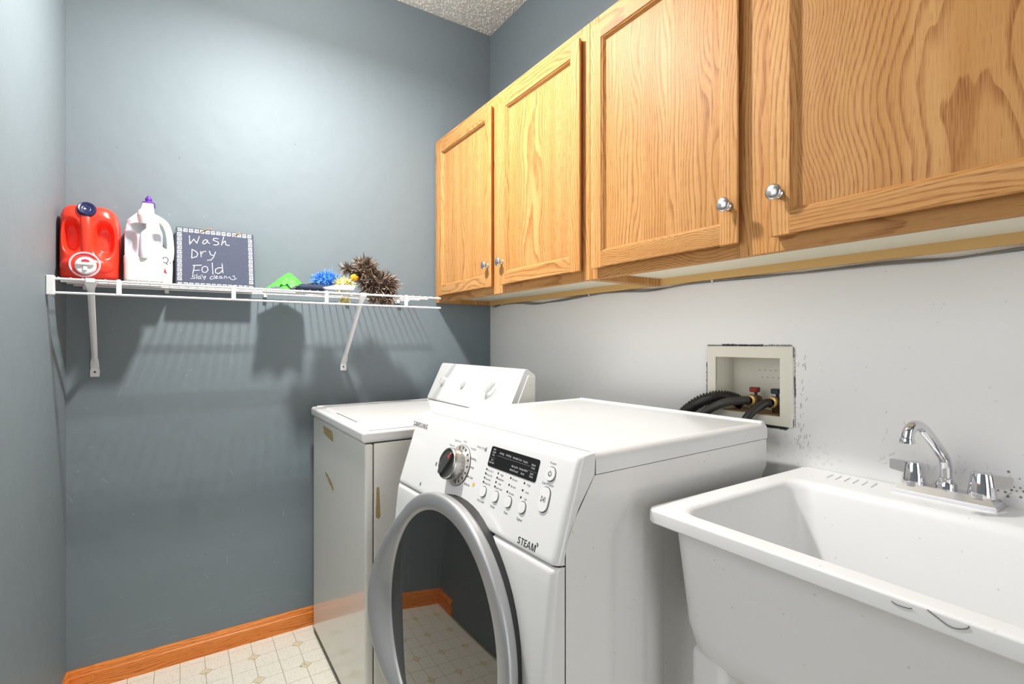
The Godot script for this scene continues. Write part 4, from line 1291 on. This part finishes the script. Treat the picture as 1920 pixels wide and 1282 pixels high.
# ---------------------------------------------------------------- things on the shelf
const SY := 1.3635
func jug_loops(hw: float, hd: float, prof: Array, nu: int, shape: Callable) -> Array:
	# loops of a rounded block, prof (height, scale, roundness)
	var rows := []
	for p in prof:
		var row := PackedVector3Array()
		for k in nu:
			var an := TAU * k / nu
			var e: float = p[2]
			var cx := cos(an); var cz := sin(an)
			var q := pow(pow(absf(cx), e) + pow(absf(cz), e), -1.0 / e)
			row.append(shape.call(Vector3(cx * q * hw * p[1], p[0], cz * q * hd * p[1])))
		rows.append(row)
	return rows
func shelf_things() -> void:
	red_jug()
	white_jugs()
	chalkboard()
	var green := mat(rgb(82, 205, 66), 0.5)
	green.subsurf_scatter_enabled = false
	# green bag, crumpled
	var rows := []
	rng.seed = 12
	var fn := FastNoiseLite.new(); fn.seed = 8; fn.frequency = 14.0; fn.fractal_octaves = 2
	var crease := func(v: float) -> float: return 0.008 * (1.0 - 2.0 * absf(fn.get_noise_2d(v, 3.0)))
	for a in 25:
		var row := PackedVector3Array()
		var v := a / 24.0
		for b in 41:
			var u := b / 40.0
			var x := lerpf(0.262, 0.414, u)
			var ridge := 0.58 + 0.12 * (v - 0.5)
			var h := 0.072 * (u / ridge if u < ridge else 1.0 - pow((u - ridge) / (1.0 - ridge), 1.4) * 0.75)
			h *= 1.0 - 0.75 * pow(absf(v - 0.42) / 0.6, 1.8)
			h += 0.012 * absf(fn.get_noise_2d(u * 0.55, v * 0.4)) * sin(PI * clampf(u * 1.1, 0, 1)) - 0.01 * smoothstep(0.55, 0.62, u) * smoothstep(0.75, 0.64, u) * smoothstep(0.3, 0.9, v)
			row.append(Vector3(x + 0.006 * sin(v * 5.0), SY + maxf(h, 0.0), lerpf(-2.165, -2.045, v)))
		rows.append(row)
	var mb := MB.new()
	mb.grid(rows, false, Vector3(0.33, 1.2, -2.0))
	rows = []
	for a in 9:
		var row := PackedVector3Array()
		for b in 17:
			var u := b / 16.0; var v := a / 8.0
			row.append(Vector3(lerpf(0.315, 0.407, u), SY + 0.004 + 0.030 * v * (0.5 + 0.5 * sin(u * 6.0 + 1.0)) + 0.006 * fn.get_noise_2d(u, v), -2.048 - 0.02 * v + 0.010 * sin(u * 9.0)))
		rows.append(row)
	mb.grid(rows, false, Vector3(0.35, 1.36, -2.1))
	tag(obj("folded_bag", mb, green), "bright green crumpled bag on the wire shelf right of the chalkboard", "bag")
	# dusters
	var bd := strand_duster("duster", "electric blue fluffy duster head with a thin black handle lying on the shelf", [[Vector3(0.472, 1.408, -2.02), Vector3(0.040, 0.022, 0.035), 620, 0.022, 0.0022]], [Color(0.02, 0.15, 0.62), Color(0.06, 0.30, 0.85), Color(0.30, 0.62, 1.0)], 31, "fluff", 0.1)
	mb = MB.new()
	mb.xf.origin = -bd.position
	mb.tube(spline([Vector3(0.345, 1.362, -2.0), Vector3(0.385, 1.376, -2.008), Vector3(0.42, 1.388, -2.015), Vector3(0.46, 1.402, -2.02)], 6), 0.0055, 10)
	obj("handle", mb, M.black, bd)
	var yd := strand_duster("duster", "pale yellow tufted duster with a flat white handle, between the blue and the brown duster", [[Vector3(0.528, 1.392, -1.985), Vector3(0.032, 0.016, 0.024), 260, 0.016, 0.0042], [Vector3(0.531, 1.330, -1.972), Vector3(0.016, 0.004, 0.010), 60, 0.016, 0.0045]], [Color(0.62, 0.52, 0.16), Color(0.78, 0.70, 0.32), Color(0.85, 0.80, 0.52)], 32, "tufts", 0.0)
	mb = MB.new()
	mb.xf.origin = -yd.position
	var pr := PackedVector2Array([Vector2(0.0, 0.0), Vector2(0.05, 0.012), Vector2(0.10, 0.014), Vector2(0.118, 0.008), Vector2(0.112, -0.004), Vector2(0.05, -0.006), Vector2(0.01, -0.006)])
	mb.prism(pr, -0.010, 0.010, Transform3D(Basis(), Vector3(0.442, SY + 0.0068, -1.942)), 0.002)
	obj("handle", mb, M.plastic_white, yd)
	mb = MB.new()
	mb.xf.origin = -yd.position
	ball(mb, Vector3(0.572, 1.421, -1.99), Vector3(0.017, 0.014, 0.014), 16, 10)
	obj("collar", mb, mat(rgb(232, 168, 24), 0.5), yd)
	strand_duster("feather_duster", "big shaggy brown and tan feather duster at the right end of the shelf", [[Vector3(0.617, 1.452, -2.0), Vector3(0.034, 0.036, 0.034), 520, 0.030, 0.0042], [Vector3(0.672, 1.398, -1.985), Vector3(0.052, 0.034, 0.036), 760, 0.034, 0.0044], [Vector3(0.560, 1.456, -2.02), Vector3(0.018, 0.010, 0.018), 120, 0.022, 0.0036], [Vector3(0.672, 1.340, -1.963), Vector3(0.045, 0.006, 0.022), 300, 0.024, 0.004]], [Color(0.035, 0.020, 0.014), Color(0.16, 0.10, 0.065), Color(0.60, 0.50, 0.40)], 33, "feathers", 0.45)
	# flat navy cloth under the blue duster
	mb = MB.new()
	mb.bx(Vector3(0.362, SY, -2.03), Vector3(0.462, SY + 0.014, -1.955), 0.006, 3)
	mb.bx(Vector3(0.37, SY + 0.010, -2.02), Vector3(0.452, SY + 0.019, -1.965), 0.004, 3)
	tag(obj("folded_cloth", mb, mat(rgb(44, 54, 78), 0.85)), "small folded navy cloth under the blue duster's handle", "cloth")

func strand_duster(called: String, label: String, blobs: Array, cols: Array, seed_: int, strands: String, streak: float) -> Node3D:
	rng.seed = seed_
	var t := thing(called, label, "duster", Vector3(blobs[0][0].x, SY, blobs[0][0].z))
	var core := MB.new()
	var mb := MB.new()
	mb.use_col = true
	for b in blobs:
		var ce: Vector3 = b[0] - t.position; var R: Vector3 = b[1]
		ball(core, ce, R * 0.93, 16, 10)
		for k in b[2]:
			var d := Vector3(rng.randfn(), rng.randfn(), rng.randfn()).normalized()
			var p := ce + d * R
			var nn := (d / R).normalized()
			var l: float = b[3] * rng.randf_range(0.6, 1.25); var w: float = b[4] * rng.randf_range(0.7, 1.2)
			var sw := (nn + Vector3(rng.randfn(), rng.randfn(), rng.randfn()) * 0.45).normalized()
			var side := sw.cross(Vector3(rng.randfn(), rng.randfn(), rng.randfn())).normalized()
			var bend := Vector3(rng.randfn(), rng.randfn() - 0.6, rng.randfn()) * l * 0.22
			var c0: Color = cols[0].lerp(cols[1], rng.randf())
			var c1: Color = cols[1].lerp(cols[2], rng.randf())
			if rng.randf() < streak: c1 = cols[0].lerp(cols[1], 0.5)
			var q := [[p - nn * 0.006, w * 0.5, c0], [p + sw * l * 0.35, w * 0.55, c0.lerp(c1, 0.4)], [p + sw * l * 0.75 + bend * 0.5, w * 0.38, c1], [p + sw * l + bend, w * 0.05, c1]]
			var ids := []
			var fn := side.cross(sw).normalized()
			for e in q:
				mb.col = e[2]
				ids.append(mb.vert(e[0] - side * e[1], (fn - side * 0.5).normalized(), Vector2.ZERO)); ids.append(mb.vert(e[0] + side * e[1], (fn + side * 0.5).normalized(), Vector2.ZERO))
			for s in 3:
				mb.tri(ids[s * 2], ids[s * 2 + 1], ids[s * 2 + 3]); mb.tri(ids[s * 2], ids[s * 2 + 3], ids[s * 2 + 2])
	var mc: Color = cols[0].lerp(cols[1], 0.35)
	obj("head", core, mat(mc.linear_to_srgb(), 0.9), t)
	var m := mat(Color.WHITE, 0.65)
	m.vertex_color_use_as_albedo = true
	obj(strands, mb, m, t).set_meta("kind", "stuff")
	return t

func red_jug() -> void:
	var t := thing("detergent_jug", "large red laundry detergent jug with a navy cap at the left end of the shelf", "jug", Vector3(-0.2345, SY, -2.113))
	t.scale = Vector3(1.02, 1.07, 1.0)
	var red := mat(rgb(246, 58, 38), 0.3, 0.0, 0.5)
	var hollow := func(p: Vector3) -> Vector3:
		if p.z > 0.0:
			var d := 0.0
			for h in [[0.037, 0.118, 0.027, 0.056], [-0.040, 0.122, 0.022, 0.052]]:
				var q := Vector2((p.x - h[0]) / h[2], (p.y - h[1]) / h[3])
				d = maxf(d, smoothstep(1.05, 0.55, pow(pow(absf(q.x), 2.6) + pow(absf(q.y), 2.6), 1.0 / 2.6)))
			p.z -= d * 0.034
			# lower swell
			var e := Vector2((p.x + 0.001) / 0.070, (p.y - 0.034) / 0.052)
			p.z += 0.018 * smoothstep(1.0, 0.2, e.length())
		return p
	var prof := []
	for k in 5: prof.append([0.0 + 0.002 * k * k * 0.5, [0.0, 0.80, 0.93, 0.98, 0.995][k], 5.0])
	for k in 40: prof.append([0.018 + 0.165 * k / 39.0, 1.0 - 0.03 * smoothstep(0.5, 1.0, k / 39.0), 4.6])
	for e in [[0.19, 0.955], [0.198, 0.925], [0.206, 0.87], [0.2125, 0.79], [0.217, 0.66], [0.22, 0.45], [0.221, 0.0]]: prof.append([e[0], e[1], 4.0])
	var mb := MB.new()
	mb.grid(jug_loops(0.0715, 0.088, prof, 140, hollow), true, Vector3(0, 0.1, 0))
	ball(mb, Vector3(-0.002, 0.038, 0.066), Vector3(0.066, 0.0375, 0.050), 32, 18)
	obj("body", mb, red, t)
	# finger ridge between the hollows and the neck
	mb = MB.new()
	mb.tube(spline([Vector3(-0.004, 0.055, 0.080), Vector3(-0.004, 0.10, 0.083), Vector3(-0.004, 0.15, 0.080), Vector3(-0.006, 0.185, 0.072)], 6), [0.012, 0.0122, 0.0124, 0.0126, 0.0128, 0.013, 0.0132, 0.0134, 0.0137, 0.014, 0.0145, 0.015, 0.0155, 0.016, 0.0165, 0.017, 0.0175, 0.018, 0.0185], 16)
	obj("grip", mb, red, t)
	var ax := Vector3(0.12, 0.42, 0.9).normalized()
	var bx := Vector3(1, 0, 0); bx = (bx - ax * bx.dot(ax)).normalized()
	var nb := Transform3D(Basis(bx, ax, bx.cross(ax)), Vector3(-0.008, 0.186, 0.045))
	mb = MB.new()
	mb.lathe([Vector2(0.027, -0.02), Vector2(0.0235, 0.01), Vector2(0.0215, 0.024), Vector2(0.0205, 0.036)], 28, nb)
	obj("neck", mb, red, t)
	mb = MB.new()
	mb.lathe([Vector2(0.0215, 0.026), Vector2(0.0235, 0.027), Vector2(0.0240, 0.034), Vector2(0.0236, 0.042), Vector2(0.021, 0.0455), Vector2(0.0165, 0.0450), Vector2(0.0135, 0.0425), Vector2(0.0105, 0.041), Vector2(0.0085, 0.0415), Vector2(0.007, 0.0405), Vector2(0, 0.040)], 32, nb)
	obj("cap", mb, mat(rgb(26, 32, 72), 0.25), t)
	# round dispensing tap low on the front
	var tb := Transform3D(Basis(Vector3.RIGHT, PI / 2 - 0.16), Vector3(-0.0045, 0.0385, 0.105)).scaled_local(Vector3(0.8, 1.0, 0.8))
	mb = MB.new()
	mb.lathe([Vector2(0.046, 0.0), Vector2(0.0465, 0.006), Vector2(0.044, 0.0085), Vector2(0.041, 0.007), Vector2(0.0405, 0.004)], 40, tb)
	var ring := obj("tap_ring", mb, mat(rgb(238, 190, 196), 0.3), t)
	mb = MB.new()
	mb.lathe([Vector2(0.0, 0.0035), Vector2(0.041, 0.0035)], 32, tb, true)
	obj("tap_plate", mb, mat(rgb(226, 66, 66), 0.35), ring)
	mb = MB.new()
	var tb2 := tb * Transform3D(Basis(), Vector3(0.003, 0, 0.005))
	mb.lathe([Vector2(0.032, 0.0035), Vector2(0.0315, 0.012), Vector2(0.029, 0.0155), Vector2(0.02, 0.0165), Vector2(0, 0.017)], 32, tb2)
	mb.xf = tb2
	mb.rbox(Vector3(0, 0.018, -0.002), Vector3(0.052, 0.014, 0.010), 0.004, 2)
	mb.rbox(Vector3(0, 0.016, 0.012), Vector3(0.014, 0.010, 0.020), 0.004, 2)
	obj("tap", mb, M.plastic_white, t)
	mb = MB.new()
	mb.xf = tb2
	mb.prism(PackedVector2Array([Vector2(-0.013, 0.0), Vector2(0.013, 0.0), Vector2(0.010, 0.007), Vector2(0.0, 0.010), Vector2(-0.010, 0.007)]), 0.0, 0.0022, Transform3D(Basis(Vector3.RIGHT, Vector3(0, 0, -1), Vector3.UP), Vector3(0, 0.0155, -0.011)))
	obj("tap_mark", mb, mat(rgb(190, 40, 62), 0.4), t)

func white_jugs() -> void:
	# bleach-type bottle behind
	var t := thing("bleach_bottle", "opaque white handled bottle with a purple cap behind the milky jug", "bottle", Vector3(-0.088, SY, -2.172))
	t.scale = Vector3(1.03, 1.075, 1.0)
	var w := mat(rgb(226, 226, 220), 0.35)
	var mb := MB.new()
	var out := PackedVector2Array([Vector2(-0.058, 0.004), Vector2(-0.052, 0.0), Vector2(0.060, 0.0), Vector2(0.066, 0.006), Vector2(0.068, 0.06), Vector2(0.067, 0.10), Vector2(0.062, 0.118), Vector2(0.045, 0.122), Vector2(0.036, 0.132), Vector2(0.034, 0.18), Vector2(0.028, 0.212), Vector2(0.016, 0.235), Vector2(0.0145, 0.262), Vector2(-0.0145, 0.262), Vector2(-0.018, 0.245), Vector2(-0.032, 0.226), Vector2(-0.05, 0.208), Vector2(-0.058, 0.185)])
	mb.prism(out, -0.036, 0.036, Transform3D(), 0.011)
	obj("body", mb, w, t)
	mb = MB.new()
	mb.tube(spline([Vector3(0.010, 0.228, 0), Vector3(0.030, 0.219, 0), Vector3(0.046, 0.206, 0), Vector3(0.055, 0.185, 0), Vector3(0.060, 0.155, 0), Vector3(0.062, 0.12, 0), Vector3(0.060, 0.09, 0)], 8), 0.0105, 14)
	obj("handle", mb, w, t)
	mb = MB.new()
	mb.lathe([Vector2(0.0135, 0.255), Vector2(0.0185, 0.256), Vector2(0.0190, 0.262), Vector2(0.0178, 0.271), Vector2(0.0135, 0.273), Vector2(0.0095, 0.274), Vector2(0.0085, 0.276), Vector2(0.010, 0.279), Vector2(0.0095, 0.284), Vector2(0.006, 0.2875), Vector2(0.0045, 0.292), Vector2(0, 0.293)], 26)
	obj("cap", mb, mat(rgb(92, 44, 158), 0.35), t)
	mb = MB.new()
	mb.bx(Vector3(-0.0545, 0.188, 0.0), Vector3(-0.047, 0.205, 0.0368)); mb.bx(Vector3(-0.057, 0.06, 0.02), Vector3(-0.049, 0.10, 0.0366))
	obj("label_patch", mb, mat(rgb(212, 150, 170), 0.5), t)
	mb = MB.new()
	mb.prism(PackedVector2Array([Vector2(0.043, 0.045), Vector2(0.052, 0.040), Vector2(0.046, 0.060)]), 0.0350, 0.0366)
	obj("label_mark", mb, mat(rgb(196, 30, 48), 0.5), t)
	lettering(t, "Q.", 0.020, Transform3D(Basis(), Vector3(0.0505, 0.085, 0.0362)), M.ink)
	# milky half-gallon jug in front
	t = thing("milky_jug", "square translucent milky jug with a moulded front grip, in front of the purple-capped bottle", "jug", Vector3(-0.0965, SY, -2.078))
	t.scale = Vector3(1.02, 1.06, 1.0)
	var milk := mat(rgb(200, 205, 213), 0.3, 0.0, 0.5)
	milk.subsurf_scatter_enabled = true; milk.subsurf_scatter_strength = 0.25
	var scoop := func(p: Vector3) -> Vector3:
		if p.z > 0.0:
			var d := 0.0
			for h in [[0.034, 0.118, 0.018, 0.036], [-0.034, 0.118, 0.018, 0.040]]:
				var q := Vector2((p.x - h[0]) / h[2], (p.y - h[1]) / h[3])
				d = maxf(d, smoothstep(1.1, 0.4, pow(pow(absf(q.x), 3.0) + pow(absf(q.y), 3.0), 1.0 / 3.0)))
			p.z -= d * 0.016
		return p
	var prof := []
	for e in [[0.078, 0.985], [0.0785, 0.97]]: prof.append([e[0], e[1], 7.0])
	for k in 26: prof.append([0.080 + 0.075 * k / 25.0, 0.97, 6.0])
	for e in [[0.162, 0.95], [0.169, 0.90], [0.176, 0.80], [0.182, 0.66], [0.186, 0.48], [0.189, 0.30], [0.1895, 0.0]]: prof.append([e[0], e[1], 4.5])
	mb = MB.new()
	mb.grid(jug_loops(0.0515, 0.044, prof, 120, scoop), true, Vector3(0, 0.12, 0))
	mb.tube(spline([Vector3(0.001, 0.076, 0.040), Vector3(0.001, 0.10, 0.042), Vector3(0.001, 0.15, 0.036), Vector3(0.001, 0.186, 0.022)], 6), 0.0115, 16)
	obj("body", mb, milk, t)
	mb = MB.new()
	prof = [[0.0, 0.0, 7.0], [0.0, 0.9, 7.0], [0.003, 0.97, 7.0], [0.008, 0.99, 7.0], [0.04, 0.99, 7.0], [0.056, 0.99, 7.0], [0.057, 1.0, 7.0], [0.076, 1.0, 7.0], [0.079, 0.985, 7.0], [0.079, 0.0, 7.0]]
	mb.grid(jug_loops(0.0515, 0.044, prof, 120, func(p: Vector3) -> Vector3: return p), true, Vector3(0, 0.04, 0))
	var lq := mat(rgb(214, 215, 212), 0.3)
	obj("filled_part", mb, lq, t)
	mb = MB.new()
	mb.lathe([Vector2(0.0125, 0.185), Vector2(0.0150, 0.195), Vector2(0.0168, 0.205), Vector2(0.0172, 0.209), Vector2(0.0172, 0.2125), Vector2(0.0165, 0.214), Vector2(0.0165, 0.221), Vector2(0.0155, 0.2235), Vector2(0, 0.224)], 26, Transform3D(Basis(Vector3.RIGHT, 0.12), Vector3(0.001, -0.004, 0.028)))
	obj("cap", mb, M.plastic_white, t)

func chalkboard() -> void:
	var t := thing("chalkboard_sign", "small chalkboard with a white key-pattern border and handwritten laundry words leaning on the shelf", "sign", Vector3(0.1165, SY, -2.145))
	t.rotation = Vector3(-0.235, 0, 0)
	var W := 0.253; var H := 0.232
	var mb := MB.new()
	mb.prism(PackedVector2Array([Vector2(-W / 2 + 0.001, 0), Vector2(W / 2, 0), Vector2(W / 2 - 0.001, H - 0.006), Vector2(W / 2 - 0.008, H - 0.004), Vector2(-W / 2 + 0.01, H), Vector2(-W / 2 + 0.003, H - 0.004), Vector2(-W / 2, H - 0.012)]), -0.009, 0.0, Transform3D(), 0.001)
	obj("board", mb, mat(rgb(72, 78, 92), 0.7), t)
	var w := 684; var h := 606
	var im := px_image(w, h, rgb(66, 72, 92))
	rng.seed = 64
	for k in 900:
		var p := Vector2(rng.randf_range(40, w - 40), rng.randf_range(40, h - 40))
		dab(im, p.x, p.y, rng.randf_range(2, 9), rgb(104, 108, 128), 0.10)
	var chalk := rgb(226, 228, 232)
	# key pattern border
	var key := ["11111", "10000", "10111", "10001", "11111"]
	var put := func(px: float, py: float, mirror: bool, s: float):
		for r in 5:
			for q in 5:
				if key[r][4 - q if mirror else q] == "1":
					im.fill_rect(Rect2i(int(px + q * s), int(py + r * s), int(ceil(s)), int(ceil(s))), chalk)
	for k in 14:
		put.call(20 + k * 46.5, 15, k % 2 == 1, 7.0)
		put.call(20 + k * 46.5, h - 50, k % 2 == 1, 7.0)
	for k in 11:
		put.call(17, 62 + k * 44.0, k % 2 == 1, 7.0)
		put.call(w - 54, 62 + k * 44.0, k % 2 == 1, 7.0)
	# handwriting; points measured on the photograph's board
	var A := func(x: float, y: float) -> Vector2:
		return Vector2((x - 95.0) / 1185.0 * w, (y - (138.0 + (x - 95.0) * 0.095)) / 965.0 * h)
	var S := [
		[295, 295, 300, 430, 358, 348, 402, 415, 440, 300], [560, 372, 530, 352, 495, 380, 487, 415, 510, 428, 545, 400, 560, 365, 562, 400, 592, 418], [718, 338, 655, 330, 640, 362, 716, 392, 728, 425, 700, 440, 650, 438], [806, 300, 768, 442], [772, 420, 826, 374, 836, 440, 886, 446],
		[332, 515, 325, 652, 395, 632, 416, 585, 385, 545, 330, 515], [455, 548, 462, 640], [460, 600, 488, 552, 530, 546], [585, 545, 600, 598, 640, 615], [676, 555, 645, 640, 605, 688, 552, 690],
		[366, 765, 338, 912], [345, 772, 462, 768], [350, 850, 440, 848], [515, 785, 478, 805, 468, 845, 490, 885, 530, 885, 560, 850, 552, 805, 515, 785], [624, 735, 630, 915], [765, 815, 712, 815, 668, 845, 672, 895, 715, 912, 760, 880, 775, 850], [770, 745, 782, 902],
		[385, 925, 338, 930, 330, 948, 372, 960, 362, 978, 310, 978], [402, 912, 390, 988], [452, 950, 425, 945, 408, 970, 425, 988, 450, 965, 458, 990], [452, 932, 480, 926], [478, 945, 494, 970, 524, 942, 520, 970, 498, 1002],
		[632, 952, 600, 955, 586, 982, 600, 998, 632, 992], [655, 930, 645, 996], [668, 972, 702, 958, 690, 945, 668, 965, 672, 988, 712, 985], [762, 958, 738, 955, 726, 978, 745, 992, 764, 970, 775, 992], [800, 992, 800, 958, 828, 958, 840, 992], [858, 980, 880, 965, 896, 1005, 940, 1018, 992, 996], [925, 960, 952, 952, 962, 990]]
	for k in S.size():
		var pts := []
		for j in range(0, S[k].size(), 2): pts.append(A.call(S[k][j], S[k][j + 1]))
		stroke(im, pts, 3.2 if k < 17 else 1.9, chalk, 0.8, 0.7)
	var m := mat(Color.WHITE, 0.8)
	m.albedo_texture = tex(im)
	mb = MB.new()
	mb.face([Vector3(-W / 2 + 0.001, 0.001, 0.0004), Vector3(W / 2 - 0.001, 0.001, 0.0004), Vector3(W / 2 - 0.001, H - 0.005, 0.0004), Vector3(-W / 2 + 0.003, H - 0.003, 0.0004)], Vector3(0, 0.1, -1), [Vector2(0.005, 0.995), Vector2(0.995, 0.995), Vector2(0.995, 0.02), Vector2(0.015, 0.015)])
	obj("writing_surface", mb, m, t)
	var tw := mat(rgb(176, 142, 104), 0.9)
	for e in [[-0.052, -0.005], [0.058, 0.090]]:
		mb = MB.new()
		var x0: float = e[0]; var x1: float = e[1]
		mb.tube(spline([Vector3(x0, H - 0.021, 0.0004), Vector3(x0 + 0.006, H - 0.013, 0.004), Vector3(x0 + 0.018, H - 0.004, 0.004), Vector3(x1 - 0.014, H + 0.002, 0.001), Vector3(x1, H - 0.002, -0.007)], 8), 0.0011, 8)
		mb.tube(spline([Vector3(x0 - 0.002, H - 0.020, 0.0004), Vector3(x0 + 0.009, H - 0.009, 0.003), Vector3(x0 + 0.022, H - 0.001, 0.002), Vector3(x1 - 0.010, H + 0.003, -0.002), Vector3(x1 - 0.004, H - 0.002, -0.008)], 8), 0.0009, 8)
		obj("twine", mb, tw, t)
